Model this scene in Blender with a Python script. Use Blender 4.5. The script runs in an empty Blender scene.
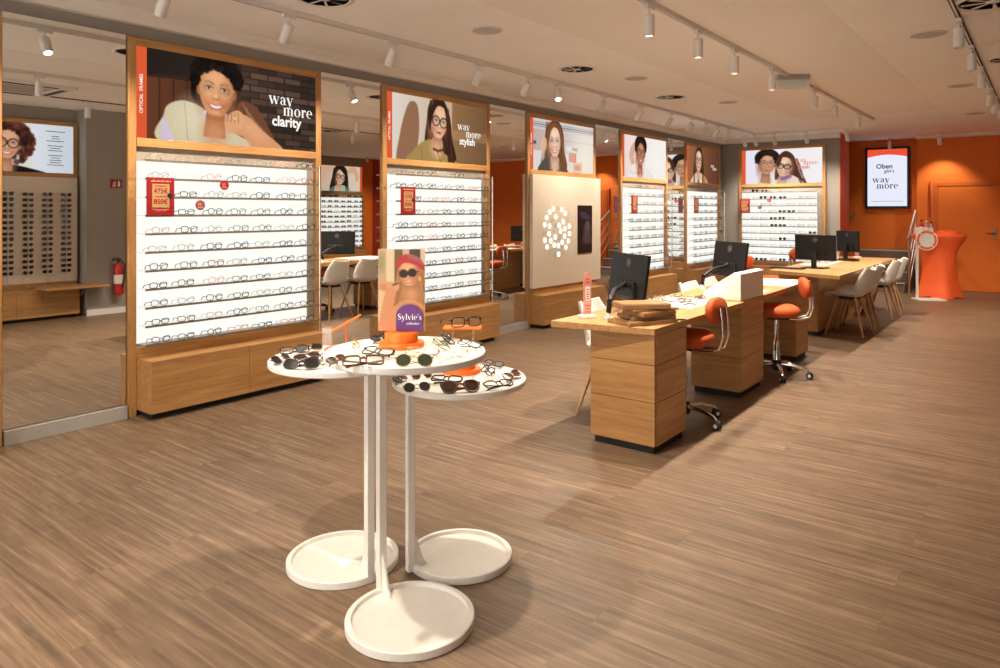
import bpy, bmesh, math, random
import numpy as np
from mathutils import Vector, Matrix
C = bpy.context.scene.collection
PI = math.pi
R = math.radians
rnd = random.Random(7)
H_EYE = 1.42

# ------------------------------------------------------------------ helpers
def lin(c):
    return tuple(((v / 255) / 12.92 if v / 255 <= 0.04045 else ((v / 255 + 0.055) / 1.055) ** 2.4) for v in c[:3])

class MB:
    """collects shapes, build() links them as ONE mesh object"""
    def __init__(s):
        s.v = []; s.f = []; s.mi = []; s.m = 0; s.sm = []
    def add(s, vs, fs, smooth=False):
        o = len(s.v); s.v += [tuple(v) for v in vs]
        for f in fs:
            s.f.append([i + o for i in f]); s.mi.append(s.m); s.sm.append(smooth)
        return s
    def box(s, x0, x1, y0, y1, z0, z1):
        vs = [(x0,y0,z0),(x1,y0,z0),(x1,y1,z0),(x0,y1,z0),(x0,y0,z1),(x1,y0,z1),(x1,y1,z1),(x0,y1,z1)]
        return s.add(vs, [(0,3,2,1),(4,5,6,7),(0,1,5,4),(1,2,6,5),(2,3,7,6),(3,0,4,7)])
    def prism(s, poly, z0, z1):
        n = len(poly)
        vs = [(x,y,z0) for x,y in poly] + [(x,y,z1) for x,y in poly]
        return s.add(vs, [tuple(range(n-1,-1,-1)), tuple(range(n,2*n))] + [(i,(i+1)%n,n+(i+1)%n,n+i) for i in range(n)])
    def prism_axis(s, poly, a0, a1, axis):
        """poly in the two other axes: axis 'y' -> (x,z); axis 'x' -> (y,z)"""
        n = len(poly)
        if axis == 'y': mk = lambda p, a: (p[0], a, p[1])
        else: mk = lambda p, a: (a, p[0], p[1])
        vs = [mk(p, a0) for p in poly] + [mk(p, a1) for p in poly]
        return s.add(vs, [tuple(range(n)), tuple(range(2*n-1,n-1,-1))] + [(i,n+i,n+(i+1)%n,(i+1)%n) for i in range(n)])
    def tube(s, pts, r, seg=8, closed=False, cap=True, flat=1.0):
        pts = [Vector(p) for p in pts]; n = len(pts)
        rs = r if isinstance(r, (list, tuple)) else [r]*n
        vs = []; up0 = None
        for i, p in enumerate(pts):
            if closed: t = pts[(i+1)%n] - pts[i-1]
            else: t = pts[min(i+1,n-1)] - pts[max(i-1,0)]
            t = t.normalized() if t.length > 1e-9 else Vector((0,0,1))
            if up0 is None:
                up0 = Vector((0,0,1)) if abs(t.z) < 0.9 else Vector((0,1,0))
            a = t.cross(up0)
            if a.length < 1e-4: a = t.cross(Vector((1,0,0)))
            a.normalize(); b = a.cross(t); up0 = b
            for k in range(seg):
                th = 2*PI*k/seg
                vs.append(p + (a*math.cos(th)*flat + b*math.sin(th))*rs[i])
        fs = []
        m = n if closed else n-1
        for i in range(m):
            j = (i+1) % n
            for k in range(seg):
                l = (k+1) % seg
                fs.append((i*seg+k, i*seg+l, j*seg+l, j*seg+k))
        s.add(vs, fs, True)
        if cap and not closed:
            s.add(vs[:seg], [tuple(range(seg-1,-1,-1))]); s.add(vs[-seg:], [tuple(range(seg))])
        return s
    def lathe(s, prof, c=(0,0,0), seg=32, sx=1.0, sy=1.0, smooth=True, caps=True):
        vs = []; n = len(prof)
        for r_, z in prof:
            for k in range(seg):
                th = 2*PI*k/seg
                vs.append((c[0]+r_*math.cos(th)*sx, c[1]+r_*math.sin(th)*sy, c[2]+z))
        fs = []
        for i in range(n-1):
            for k in range(seg):
                l = (k+1) % seg
                fs.append((i*seg+k, i*seg+l, (i+1)*seg+l, (i+1)*seg+k))
        s.add(vs, fs, smooth)
        if caps: s.add(vs[:seg], [tuple(range(seg-1,-1,-1))]); s.add(vs[-seg:], [tuple(range(seg))])
        return s
    def xform(s, M, start=0):
        for i in range(start, len(s.v)):
            s.v[i] = tuple(M @ Vector(s.v[i]))
        return s
    def mesh(s, name, mats):
        me = bpy.data.meshes.new(name)
        me.from_pydata([tuple(v) for v in s.v], [], s.f)
        if not isinstance(mats, (list, tuple)): mats = [mats]
        for m in mats: me.materials.append(m)
        me.polygons.foreach_set('material_index', s.mi)
        me.polygons.foreach_set('use_smooth', s.sm)
        me.update()
        return me
    def build(s, name, mats, parent=None, bevel=0, segs=2):
        o = bpy.data.objects.new(name, s.mesh(name, mats)); C.objects.link(o)
        if parent is not None: o.parent = parent
        if bevel:
            b = o.modifiers.new('Bevel', 'BEVEL'); b.width = bevel; b.segments = segs; b.limit_method = 'ANGLE'; b.angle_limit = R(40)
        return o

def tag(o, label=None, cat=None, group=None, kind=None):
    if label: o['label'] = label
    if cat: o['category'] = cat
    if group: o['group'] = group
    if kind: o['kind'] = kind
    return o
def thing(name, loc=(0,0,0), rz=0, label=None, cat=None, group=None):
    o = bpy.data.objects.new(name, None); o.empty_display_size = 0.1; C.objects.link(o)
    o.location = loc; o.rotation_euler = (0,0,rz)
    return tag(o, label, cat, group)
def struct(name, mb, m, parent=None, bevel=0):
    o = mb.build(name, m, parent, bevel)
    if parent is None: o['kind'] = 'structure'
    return o
def box(x0,x1,y0,y1,z0,z1): return MB().box(x0,x1,y0,y1,z0,z1)
def kids(o): return KIDS.get(o.name, [])
KIDS = {}
def dup(root, loc, rz, label, group=None):
    r = root.copy(); C.objects.link(r); r.location = loc; r.rotation_euler = (0,0,rz)
    r['label'] = label
    if group: r['group'] = group
    for ch in list(root.children):
        c = ch.copy(); C.objects.link(c); c.parent = r
        for g in ch.children:
            d = g.copy(); C.objects.link(d); d.parent = c
    return r
ORD = ['first','second','third','fourth','fifth','sixth','seventh','eighth','ninth','tenth','eleventh','twelfth','thirteenth','fourteenth','fifteenth','sixteenth']

# ------------------------------------------------------------------ materials
def newmat(name):
    m = bpy.data.materials.new(name); m.use_nodes = True
    nt = m.node_tree; b = nt.nodes['Principled BSDF']
    return m, nt, b
def N(nt, t, **kw):
    n = nt.nodes.new(t)
    for k, v in kw.items():
        if k in n.inputs.keys(): n.inputs[k].default_value = v
        else: setattr(n, k, v)
    return n
def pmat(name, col, rough=0.5, metal=0.0, var=0.06, scale=25, bump=0.0, spec=0.5, coat=0.0):
    m, nt, b = newmat(name)
    tc = N(nt, 'ShaderNodeTexCoord'); no = N(nt, 'ShaderNodeTexNoise', Scale=scale, Detail=3.0)
    nt.links.new(tc.outputs['Object'], no.inputs['Vector'])
    ra = N(nt, 'ShaderNodeValToRGB')
    ra.color_ramp.elements[0].position = 0.3; ra.color_ramp.elements[1].position = 0.7
    ra.color_ramp.elements[0].color = tuple(c*(1-var) for c in col) + (1,)
    ra.color_ramp.elements[1].color = tuple(min(1, c*(1+var)) for c in col) + (1,)
    nt.links.new(no.outputs['Fac'], ra.inputs['Fac']); nt.links.new(ra.outputs['Color'], b.inputs['Base Color'])
    b.inputs['Roughness'].default_value = rough; b.inputs['Metallic'].default_value = metal
    b.inputs['Specular IOR Level'].default_value = spec
    b.inputs['Coat Weight'].default_value = coat
    if bump:
        bp = N(nt, 'ShaderNodeBump', Strength=bump, Distance=0.002)
        nt.links.new(no.outputs['Fac'], bp.inputs['Height']); nt.links.new(bp.outputs['Normal'], b.inputs['Normal'])
    return m
def wood(name, c0, c1, axis='x', rough=0.45, scale=1.0):
    m, nt, b = newmat(name)
    tc = N(nt, 'ShaderNodeTexCoord'); mp = N(nt, 'ShaderNodeMapping')
    s = [26*scale]*3; s['xyz'.index(axis)] = 1.6*scale
    mp.inputs['Scale'].default_value = s
    nt.links.new(tc.outputs['Object'], mp.inputs['Vector'])
    n1 = N(nt, 'ShaderNodeTexNoise', Scale=1.3, Detail=5.0, Distortion=0.6)
    n2 = N(nt, 'ShaderNodeTexNoise', Scale=6.0, Detail=4.0)
    nt.links.new(mp.outputs['Vector'], n1.inputs['Vector']); nt.links.new(mp.outputs['Vector'], n2.inputs['Vector'])
    mx = N(nt, 'ShaderNodeMath', operation='MULTIPLY_ADD'); mx.inputs[1].default_value = 0.45
    nt.links.new(n2.outputs['Fac'], mx.inputs[0]); nt.links.new(n1.outputs['Fac'], mx.inputs[2])
    ra = N(nt, 'ShaderNodeValToRGB')
    ra.color_ramp.elements[0].position = 0.5; ra.color_ramp.elements[1].position = 0.95
    ra.color_ramp.elements[0].color = tuple(c0) + (1,); ra.color_ramp.elements[1].color = tuple(c1) + (1,)
    nt.links.new(mx.outputs[0], ra.inputs['Fac']); nt.links.new(ra.outputs['Color'], b.inputs['Base Color'])
    b.inputs['Roughness'].default_value = rough
    bp = N(nt, 'ShaderNodeBump', Strength=0.08, Distance=0.002)
    nt.links.new(n2.outputs['Fac'], bp.inputs['Height']); nt.links.new(bp.outputs['Normal'], b.inputs['Normal'])
    return m
def emis(name, col, strength):
    m, nt, b = newmat(name)
    nt.nodes.remove(b)
    e = N(nt, 'ShaderNodeEmission', Strength=strength)
    e.inputs['Color'].default_value = tuple(col) + (1,)
    nt.links.new(e.outputs[0], nt.nodes['Material Output'].inputs[0])
    return m
def picture_mat(name, strength):
    """printed picture: colours of the print; strength > 0 is a backlit sheet"""
    m, nt, b = newmat(name)
    at = N(nt, 'ShaderNodeVertexColor'); at.layer_name = 'print'
    if strength:
        nt.nodes.remove(b)
        e = N(nt, 'ShaderNodeEmission', Strength=strength)
        nt.links.new(at.outputs['Color'], e.inputs['Color'])
        nt.links.new(e.outputs[0], nt.nodes['Material Output'].inputs[0])
    else:
        mu = N(nt, 'ShaderNodeMix', data_type='RGBA', blend_type='MULTIPLY'); mu.inputs[0].default_value = 1.0; mu.inputs[7].default_value = (.68,.66,.64,1)
        nt.links.new(at.outputs['Color'], mu.inputs[6]); nt.links.new(mu.outputs[2], b.inputs['Base Color']); b.inputs['Roughness'].default_value = 0.35
    return m
def glassy(name, tint, alpha, rough=0.05):
    m, nt, b = newmat(name)
    tr = N(nt, 'ShaderNodeBsdfTransparent'); tr.inputs['Color'].default_value = tuple(tint) + (1,)
    mx = N(nt, 'ShaderNodeMixShader'); mx.inputs[0].default_value = alpha
    b.inputs['Base Color'].default_value = tuple(tint) + (1,); b.inputs['Roughness'].default_value = rough
    nt.links.new(tr.outputs[0], mx.inputs[1]); nt.links.new(b.outputs[0], mx.inputs[2])
    nt.links.new(mx.outputs[0], nt.nodes['Material Output'].inputs[0])
    return m
def floor_mat():
    m, nt, b = newmat('vinyl plank floor')
    tc = N(nt, 'ShaderNodeTexCoord')
    br = N(nt, 'ShaderNodeTexBrick'); br.offset = 0.37; br.offset_frequency = 2
    br.inputs['Scale'].default_value = 1.0
    br.inputs['Brick Width'].default_value = 1.25; br.inputs['Row Height'].default_value = 0.19
    br.inputs['Mortar Size'].default_value = 0.0016; br.inputs['Mortar Smooth'].default_value = 0.3; br.inputs['Bias'].default_value = 0.0
    br.inputs['Color1'].default_value = (0.0,0,0,1); br.inputs['Color2'].default_value = (1,1,1,1); br.inputs['Mortar'].default_value = (0.2,0.2,0.2,1)
    nt.links.new(tc.outputs['Object'], br.inputs['Vector'])
    # offset the grain per plank
    mp = N(nt, 'ShaderNodeMapping'); mp.inputs['Scale'].default_value = (0.9, 25, 1)
    ad = N(nt, 'ShaderNodeVectorMath', operation='MULTIPLY_ADD'); ad.inputs[1].default_value = (3.0, 7.0, 0)
    nt.links.new(br.outputs['Color'], ad.inputs[0]); nt.links.new(tc.outputs['Object'], ad.inputs[2])
    nt.links.new(ad.outputs[0], mp.inputs['Vector'])
    n1 = N(nt, 'ShaderNodeTexNoise', Scale=1.5, Detail=8.0, Roughness=0.64, Distortion=0.7)
    nt.links.new(mp.outputs['Vector'], n1.inputs['Vector'])
    mp2 = N(nt, 'ShaderNodeMapping'); mp2.inputs['Scale'].default_value = (2.2, 3.4, 1)
    nt.links.new(ad.outputs[0], mp2.inputs['Vector'])
    n2 = N(nt, 'ShaderNodeTexNoise', Scale=1.5, Detail=3.0, Distortion=2.0)
    nt.links.new(mp2.outputs['Vector'], n2.inputs['Vector'])
    ra = N(nt, 'ShaderNodeValToRGB')
    e = ra.color_ramp.elements
    e[0].position = 0.30; e[0].color = (0.104,0.066,0.042,1); e[1].position = 0.72; e[1].color = (0.305,0.207,0.131,1)
    k = e.new(0.5); k.color = (0.178,0.117,0.073,1)
    mx = N(nt, 'ShaderNodeMath', operation='MULTIPLY_ADD'); mx.inputs[1].default_value = 0.20; 
    sb = N(nt, 'ShaderNodeMath', operation='SUBTRACT'); sb.inputs[1].default_value = 0.5
    nt.links.new(n2.outputs['Fac'], sb.inputs[0]); nt.links.new(sb.outputs[0], mx.inputs[0]); nt.links.new(n1.outputs['Fac'], mx.inputs[2])
    nt.links.new(mx.outputs[0], ra.inputs['Fac'])
    # plank tone and seams
    tone = N(nt, 'ShaderNodeMapRange'); tone.inputs['To Min'].default_value = 0.95; tone.inputs['To Max'].default_value = 1.04
    nt.links.new(br.outputs['Color'], tone.inputs['Value'])
    mul = N(nt, 'ShaderNodeMix', data_type='RGBA', blend_type='MULTIPLY'); mul.inputs[0].default_value = 1.0
    nt.links.new(ra.outputs['Color'], mul.inputs[6]); nt.links.new(tone.outputs[0], mul.inputs[7])
    seam = N(nt, 'ShaderNodeMix', data_type='RGBA'); seam.inputs[7].default_value = (0.12,0.08,0.055,1)
    sm = N(nt, 'ShaderNodeMath', operation='MULTIPLY'); sm.inputs[1].default_value = 0.30
    nt.links.new(br.outputs['Fac'], sm.inputs[0]); nt.links.new(sm.outputs[0], seam.inputs[0])
    nt.links.new(mul.outputs[2], seam.inputs[6]); nt.links.new(seam.outputs[2], b.inputs['Base Color'])
    b.inputs['Roughness'].default_value = 0.42; b.inputs['Specular IOR Level'].default_value = 0.35
    bp = N(nt, 'ShaderNodeBump', Strength=0.12, Distance=0.003)
    nt.links.new(n1.outputs['Fac'], bp.inputs['Height']); nt.links.new(bp.outputs['Normal'], b.inputs['Normal'])
    return m
def perforated():
    m, nt, b = newmat('perforated acoustic board')
    tc = N(nt, 'ShaderNodeTexCoord')
    vo = N(nt, 'ShaderNodeTexVoronoi', Scale=42.0, Randomness=0.0)
    nt.links.new(tc.outputs['Object'], vo.inputs['Vector'])
    ra = N(nt, 'ShaderNodeValToRGB')
    ra.color_ramp.elements[0].position = 0.26; ra.color_ramp.elements[0].color = (0.50,0.47,0.44,1)
    ra.color_ramp.elements[1].position = 0.34; ra.color_ramp.elements[1].color = (0.84,0.815,0.78,1)
    nt.links.new(vo.outputs['Distance'], ra.inputs['Fac']); nt.links.new(ra.outputs['Color'], b.inputs['Base Color'])
    b.inputs['Roughness'].default_value = 0.9
    return m

OAK0, OAK1 = (0.36,0.172,0.055), (0.54,0.295,0.108)
M = dict(
    floor=floor_mat(), perf=perforated(),
    ceil=pmat('ceiling paint', (0.90,0.88,0.85), 0.95, var=0.02, scale=3),
    cove=pmat('cove paint', (0.80,0.76,0.70), 0.9, var=0.02, scale=3),
    grey=pmat('taupe wall paint', (0.31,0.285,0.25), 0.9, var=0.03, scale=4, bump=0.05),
    orange=pmat('orange wall paint', (0.72,0.165,0.013), 0.75, var=0.03, scale=4, bump=0.05),
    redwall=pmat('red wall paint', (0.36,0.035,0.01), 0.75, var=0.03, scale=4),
    dado=pmat('orange end wall paint', (0.60,0.10,0.02), 0.75, var=0.03, scale=4),
    oak_x=wood('oak along x', OAK0, OAK1, 'x'), oak_y=wood('oak along y', OAK0, OAK1, 'y'), oak_z=wood('oak upright', OAK0, OAK1, 'z'),
    beech=wood('beech leg', (0.50,0.28,0.11), (0.64,0.40,0.19), 'z', 0.4),
    board=wood('brown wood board', (0.25,0.13,0.05), (0.40,0.22,0.09), 'x', 0.4),
    black=pmat('black plastic', (0.009,0.009,0.010), 0.40, spec=0.35),
    dark=pmat('black plinth', (0.014,0.012,0.011), 0.7),
    gloss=pmat('black acetate', (0.012,0.010,0.010), 0.22, coat=0.4),
    white=pmat('white lacquer', (0.80,0.775,0.73), 0.38, var=0.02),
    shell=pmat('white chair shell', (0.74,0.72,0.68), 0.42, var=0.02),
    lamp=pmat('white lamp metal', (0.72,0.69,0.66), 0.45, var=0.02),
    beige=pmat('beige panel', (0.70,0.62,0.51), 0.6, var=0.02, scale=6),
    backpan=pmat('case back panel', (0.33,0.29,0.24), 0.6, var=0.02, scale=6),
    doorpaint=pmat('orange door frame paint', (0.60,0.125,0.012), 0.7, var=0.03, scale=4),
    handle=pmat('dull bronze', (0.30,0.13,0.05), 0.45, 0.5, var=0.04),
    skirt=pmat('light grey skirting', (0.42,0.40,0.37), 0.6, var=0.03),
    chrome=pmat('chrome', (0.75,0.73,0.70), 0.16, 1.0, var=0.03),
    steel=pmat('brushed steel', (0.50,0.47,0.43), 0.34, 1.0, var=0.06),
    edge=pmat('shelf edge strip', (0.21,0.18,0.145), 0.45, 0.3),
    acryl=glassy('clear shelf acrylic', (0.95,0.96,0.94), 0.18),
    clear=glassy('clear acrylic', (0.97,0.97,0.96), 0.10),
    frost=glassy('frosted sign plate', (0.90,0.92,0.88), 0.6, 0.3),
    orangeplastic=pmat('orange plastic', (0.86,0.17,0.015), 0.4, var=0.03),
    fabric=pmat('orange upholstery', (0.50,0.075,0.007), 0.72, var=0.10, scale=120, bump=0.3),
    stretch=pmat('orange stretch cloth', (0.95,0.14,0.03), 0.65, var=0.04, scale=8),
    red=pmat('red sign board', (0.30,0.010,0.010), 0.5, var=0.03),
    tan=pmat('tan paper inset', (0.50,0.31,0.14), 0.6, var=0.05),
    purple=pmat('purple card', (0.11,0.03,0.19), 0.5, var=0.03),
    ink=pmat('white ink', (0.85,0.83,0.80), 0.5, var=0.01),
    redink=pmat('red ink', (0.42,0.02,0.015), 0.5, var=0.02),
    darkink=pmat('dark ink', (0.05,0.03,0.03), 0.5, var=0.02),
    paleink=pmat('pale red ink', (0.85,0.35,0.28), 0.5, var=0.02),
    greylogo=pmat('grey logo ink', (0.22,0.22,0.225), 0.4, var=0.02),
    pinkacr=glassy('pink tinted acrylic', (0.95,0.60,0.54), 0.42, 0.12),
    extred=pmat('extinguisher red', (0.50,0.02,0.02), 0.35, var=0.03),
    poster_lit=picture_mat('backlit print', 0.78),
    poster_dim=picture_mat('paper print', 0),
    panel=emis('backlit panel', (1.0,0.985,0.93), 0.83),
    lens_on=emis('lit lamp lens', (1.0,0.86,0.66), 14.0),
    disc_on=emis('lit lens disc', (1.0,0.93,0.80), 1.25),
    tick=emis('lit white lettering', (1.0,0.97,0.93), 0.86),
    lit_salmon=emis('lit salmon lettering', lin((235,120,95)), 0.80),
    lit_red=emis('lit orange red band', lin((226,92,52)), 0.80),
    lit_navy=emis('lit dark lettering', lin((45,45,62)), 0.7),
    screen_white=emis('screen white', lin((232,234,250)), 0.84),
    screen_red=emis('screen red', lin((240,82,52)), 0.84),
    mirror=None,
)
def mirror_mat():
    m, nt, b = newmat('mirror silver')
    tc = N(nt, 'ShaderNodeTexCoord'); no = N(nt, 'ShaderNodeTexNoise', Scale=0.7)
    nt.links.new(tc.outputs['Object'], no.inputs['Vector'])
    mr = N(nt, 'ShaderNodeMapRange'); mr.inputs['To Min'].default_value = 0.004; mr.inputs['To Max'].default_value = 0.010
    nt.links.new(no.outputs['Fac'], mr.inputs['Value']); nt.links.new(mr.outputs[0], b.inputs['Roughness'])
    b.inputs['Base Color'].default_value = (0.86,0.86,0.83,1); b.inputs['Metallic'].default_value = 1.0
    return m
M['mirror'] = mirror_mat()

# ------------------------------------------------------------------ painter for printed pictures
class Canvas:
    def __init__(s, aspect, n):
        s.A = aspect; s.h = n; s.w = int(n*aspect)
        ys, xs = np.mgrid[0:s.h, 0:s.w]
        s.X = (xs + 0.5)/s.h; s.Y = (ys + 0.5)/s.h
        s.img = np.ones((s.h, s.w, 3))
    def blend(s, mask, col):
        mask = np.clip(mask, 0, 1)[..., None]
        s.img = s.img*(1-mask) + np.array(col, float)/255*mask
    def fill(s, col): s.img[:] = np.array(col, float)/255
    def gradx(s, c0, c1, x0, x1, y0=0, y1=1):
        t = np.clip((s.X-x0)/(x1-x0), 0, 1)[..., None]
        g = (np.array(c0)*(1-t) + np.array(c1)*t)/255
        k = ((s.X>=x0)&(s.X<=x1)&(s.Y>=y0)&(s.Y<=y1))[..., None]
        s.img = np.where(k, g, s.img)
    def rect(s, x0, y0, x1, y1, col, a=1.0):
        s.blend(((s.X>=x0)&(s.X<x1)&(s.Y>=y0)&(s.Y<y1))*a, col)
    def ell(s, cx, cy, rx, ry, col, rot=0, a=1.0, soft=0.0):
        c_, s_ = math.cos(R(rot)), math.sin(R(rot))
        dx = s.X-cx; dy = s.Y-cy
        u = (dx*c_ + dy*s_)/rx; v = (-dx*s_ + dy*c_)/ry
        d = np.sqrt(u*u+v*v)
        w = max(soft, 1.2/s.h/max(min(rx,ry),1e-4))
        s.blend(np.clip((1+w/2-d)/w, 0, 1)*a, col)
    def ring(s, cx, cy, rx, ry, t, col, a=1.0):
        d = np.sqrt(((s.X-cx)/rx)**2 + ((s.Y-cy)/ry)**2)
        s.blend(np.clip(1 - np.abs(d-1)/(t/min(rx,ry)), 0, 1)**0.7*a, col)
    def poly(s, pts, col, a=1.0, smooth=True, noise=0.0):
        p = [np.array(q, float) for q in pts]
        if smooth:
            out = []; n = len(p)
            for i in range(n):
                p0,p1,p2,p3 = p[i-1],p[i],p[(i+1)%n],p[(i+2)%n]
                for k in range(6):
                    t = k/6
                    out.append(0.5*((2*p1)+(-p0+p2)*t+(2*p0-5*p1+4*p2-p3)*t*t+(-p0+3*p1-3*p2+p3)*t**3))
            p = out
        acc = np.zeros_like(s.X)
        for ox, oy in ((-.25,-.25),(.25,.25),(-.25,.25),(.25,-.25)):
            x = s.X+ox/s.h; y = s.Y+oy/s.h
            ins = np.zeros(s.X.shape, bool); j = len(p)-1
            for i in range(len(p)):
                xi,yi = p[i]; xj,yj = p[j]
                if yi != yj:
                    ins ^= ((yi>y)!=(yj>y)) & (x < (xj-xi)*(y-yi)/(yj-yi)+xi)
                j = i
            acc += ins*0.25
        s.blend(acc*a, col)
    def line(s, pts, w, col, a=1.0):
        m = np.zeros_like(s.X)
        for (x0,y0),(x1,y1) in zip(pts[:-1], pts[1:]):
            dx, dy = x1-x0, y1-y0; L = dx*dx+dy*dy+1e-12
            t = np.clip(((s.X-x0)*dx+(s.Y-y0)*dy)/L, 0, 1)
            d = np.hypot(s.X-x0-t*dx, s.Y-y0-t*dy)
            m = np.maximum(m, np.clip((w/2-d)*s.h+0.5, 0, 1))
        s.blend(m*a, col)
    def speckle(s, amt, seed=1, streak=1):
        g = np.random.RandomState(seed).rand(s.h, s.w//streak+1)
        g = np.repeat(g, streak, 1)[:, :s.w]
        s.img = np.clip(s.img*(1+amt*(g[..., None]-0.5)), 0, 1)
    def build(s, name, w, h, mat, parent, at):
        """grid mesh in the x/z plane, lower left corner at AT, facing -y"""
        hh, ww = s.h, s.w
        pd = np.pad(s.img, ((1,1),(1,1),(0,0)), "edge"); s.img = s.img*.4 + (pd[:-2,1:-1]+pd[2:,1:-1]+pd[1:-1,:-2]+pd[1:-1,2:])*.15
        gx, gz = np.meshgrid(np.linspace(0, w, ww+1), np.linspace(h, 0, hh+1))
        vs = np.stack([gx+at[0], np.full_like(gx, at[1]), gz+at[2]], -1).reshape(-1, 3)
        idx = np.arange((hh+1)*(ww+1)).reshape(hh+1, ww+1)
        q = np.stack([idx[1:, :-1], idx[1:, 1:], idx[:-1, 1:], idx[:-1, :-1]], -1).reshape(-1, 4)
        me = bpy.data.meshes.new(name)
        me.from_pydata(vs.tolist(), [], q.tolist())
        im = np.pad(s.img, ((0,1),(0,1),(0,0)), 'edge'); im2 = np.pad(s.img, ((1,0),(1,0),(0,0)), 'edge')
        v = (im+im2)/2
        l = np.where(v <= 0.04045, v/12.92, ((v+0.055)/1.055)**2.4)
        ca = me.color_attributes.new('print', 'FLOAT_COLOR', 'POINT')
        ca.data.foreach_set('color', np.concatenate([l, np.ones(l.shape[:2]+(1,))], -1).astype(np.float32).ravel())
        me.materials.append(mat); me.update()
        o = bpy.data.objects.new(name, me); C.objects.link(o)
        if parent is not None: o.parent = parent
        return o

def face(c, x, y, s, skin, hair, gl=(60,45,35), look=0.0, smile=True, tilt=0.0, round_=True, lips=(190,80,75), glw=0.05, dark_lens=None):
    """a head of half-height S at X,Y; LOOK -1..1 turns it"""
    sk = np.array(skin, float); sh = sk*np.array((.78,.70,.66)); hi = np.minimum(sk*1.14+12, 255)
    ox = look*0.18*s
    T = lambda px, py: (x + (px*math.cos(R(tilt)) - py*math.sin(R(tilt)))*s, y + (px*math.sin(R(tilt)) + py*math.cos(R(tilt)))*s)
    def E(px, py, rx, ry, col, rot=0, a=1, soft=0):
        q = T(px, py); c.ell(q[0], q[1], rx*s, ry*s, col, rot+tilt, a, soft)
    c.poly([T(-.34,.5), T(.34,.5), T(.46,1.8), T(-.46,1.8)], sh, smooth=False)
    E(0, 1.6, .5, .5, sk, 0, .8, 1.2)
    E(-.72, .06, .10, .20, sh); E(.72, .06, .10, .20, sh)
    c.poly([T(-.70,-.35), T(-.70,.1), T(-.60,.5), T(-.32,.90), T(0,1.02), T(.32,.90), T(.60,.5), T(.70,.1), T(.70,-.35), T(.45,-.85), T(0,-1.0), T(-.45,-.85)], sk)
    sd = 1 if look <= 0 else -1
    E(.58*sd, .2, .34, .85, sh, 0, 0.75, 1.2); E(-.62*sd, .1, .18, .7, sh, 0, 0.35, 1.2)
    E(-.05, -.50, .46, .30, hi, 0, 0.65, 1.4); E(ox/s-.02, .1, .10, .34, hi, 0, .6, 1.2)
    E(-.34+ox/s, .26, .20, .15, hi, 0, .6, 1.2); E(.34+ox/s, .26, .20, .15, hi, 0, .5, 1.2); E(ox/s, .86, .16, .10, hi, 0, .4, 1.2)
    for q in (-1, 1):
        ex = q*.31 + ox/s
        E(ex, -.12, .22, .13, sh, 0, .55, 1.0)
        E(ex, -.08, .115, .050, (236,228,220)); E(ex+.01*q, -.08, .052, .055, (48,32,26))
        c.line([T(ex-.14,-.10), T(ex-.04,-.145), T(ex+.13,-.10)], .030*s, (46,30,26))
        c.line([T(ex-.19*1,-.27+.03*q), T(ex,-.33), T(ex+.19,-.27-.03*q)], .050*s, np.array(hair)*0.6+sk*.25, .85)
        E(ex+q*.05, .34, .20, .14, (222,112,96), 0, 0.28, 1.2)
    nx = ox/s*1.2
    c.line([T(nx+.08*sd,-.02), T(nx+.11*sd,.2)], .05*s, sh, 0.45)
    E(nx, .31, .15, .055, sh, 0, 0.7, 0.8); E(nx-.02, .23, .07, .07, hi, 0, 0.7, 1.0)
    if smile:
        c.line([T(nx-.40,.44), T(nx-.36,.56)], .03*s, sh, .6); c.line([T(nx+.40,.44), T(nx+.36,.56)], .03*s, sh, .6)
        c.poly([T(nx-.31,.52), T(nx-.1,.54), T(nx+.1,.54), T(nx+.31,.52), T(nx+.2,.68), T(nx,.73), T(nx-.2,.68)], lips)
        c.poly([T(nx-.25,.545), T(nx,.57), T(nx+.25,.545), T(nx+.14,.65), T(nx,.675), T(nx-.14,.65)], (248,242,234))
    else:
        c.poly([T(nx-.22,.6), T(nx-.06,.56), T(nx+.06,.56), T(nx+.22,.6), T(nx+.1,.675), T(nx-.1,.675)], lips)
        c.line([T(nx-.20,.605), T(nx+.20,.605)], .022*s, np.array(lips)*0.6)
    E(0, 1.02, .34, .10, sh, 0, .6, 1.0)
    if gl is not None:
        for q in (-1, 1):
            p = T(q*.34 + ox/s*1.05, -.05)
            if dark_lens is not None: c.ell(p[0], p[1], .31*s, .28*s, dark_lens, tilt)
            else: c.ell(p[0], p[1], .30*s, .27*s, (255,250,244), tilt, .10)
            c.ring(p[0], p[1], .31*s, (.29 if round_ else .24)*s, glw*s, gl)
        c.line([T(-.06+ox/s,-.1), T(.06+ox/s,-.1)], glw*s*1.1, gl)
        c.line([T(-.65+ox/s,-.1), T(-.74,-.10)], glw*s, gl); c.line([T(.65+ox/s,-.1), T(.74,-.10)], glw*s, gl)
    return T

def strands(c, x0, y0, x1, y1, n, spread0, spread1, cols, w, seed=3, wav=0.02):
    g = random.Random(seed)
    for i in range(n):
        u = g.uniform(-1, 1); ph = g.uniform(0, 6)
        pts = []
        for k in range(7):
            t = k/6
            pts.append((x0+(x1-x0)*t + u*(spread0*(1-t)+spread1*t) + wav*math.sin(ph+t*7), y0+(y1-y0)*t))
        c.line(pts, w*g.uniform(.6,1.3), g.choice(cols), 0.8)

def curls(c, cx, cy, rx, ry, a0, a1, n, r, cols, seed=1, jit=.12):
    g = random.Random(seed)
    for i in range(n):
        a = R(g.uniform(a0, a1)); q = 1+g.uniform(-jit, jit)
        c.ell(cx+rx*q*math.cos(a), cy-ry*q*math.sin(a), r*g.uniform(.6,1.3), r*g.uniform(.6,1.3), g.choice(cols), 0, .85, .5)

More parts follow.
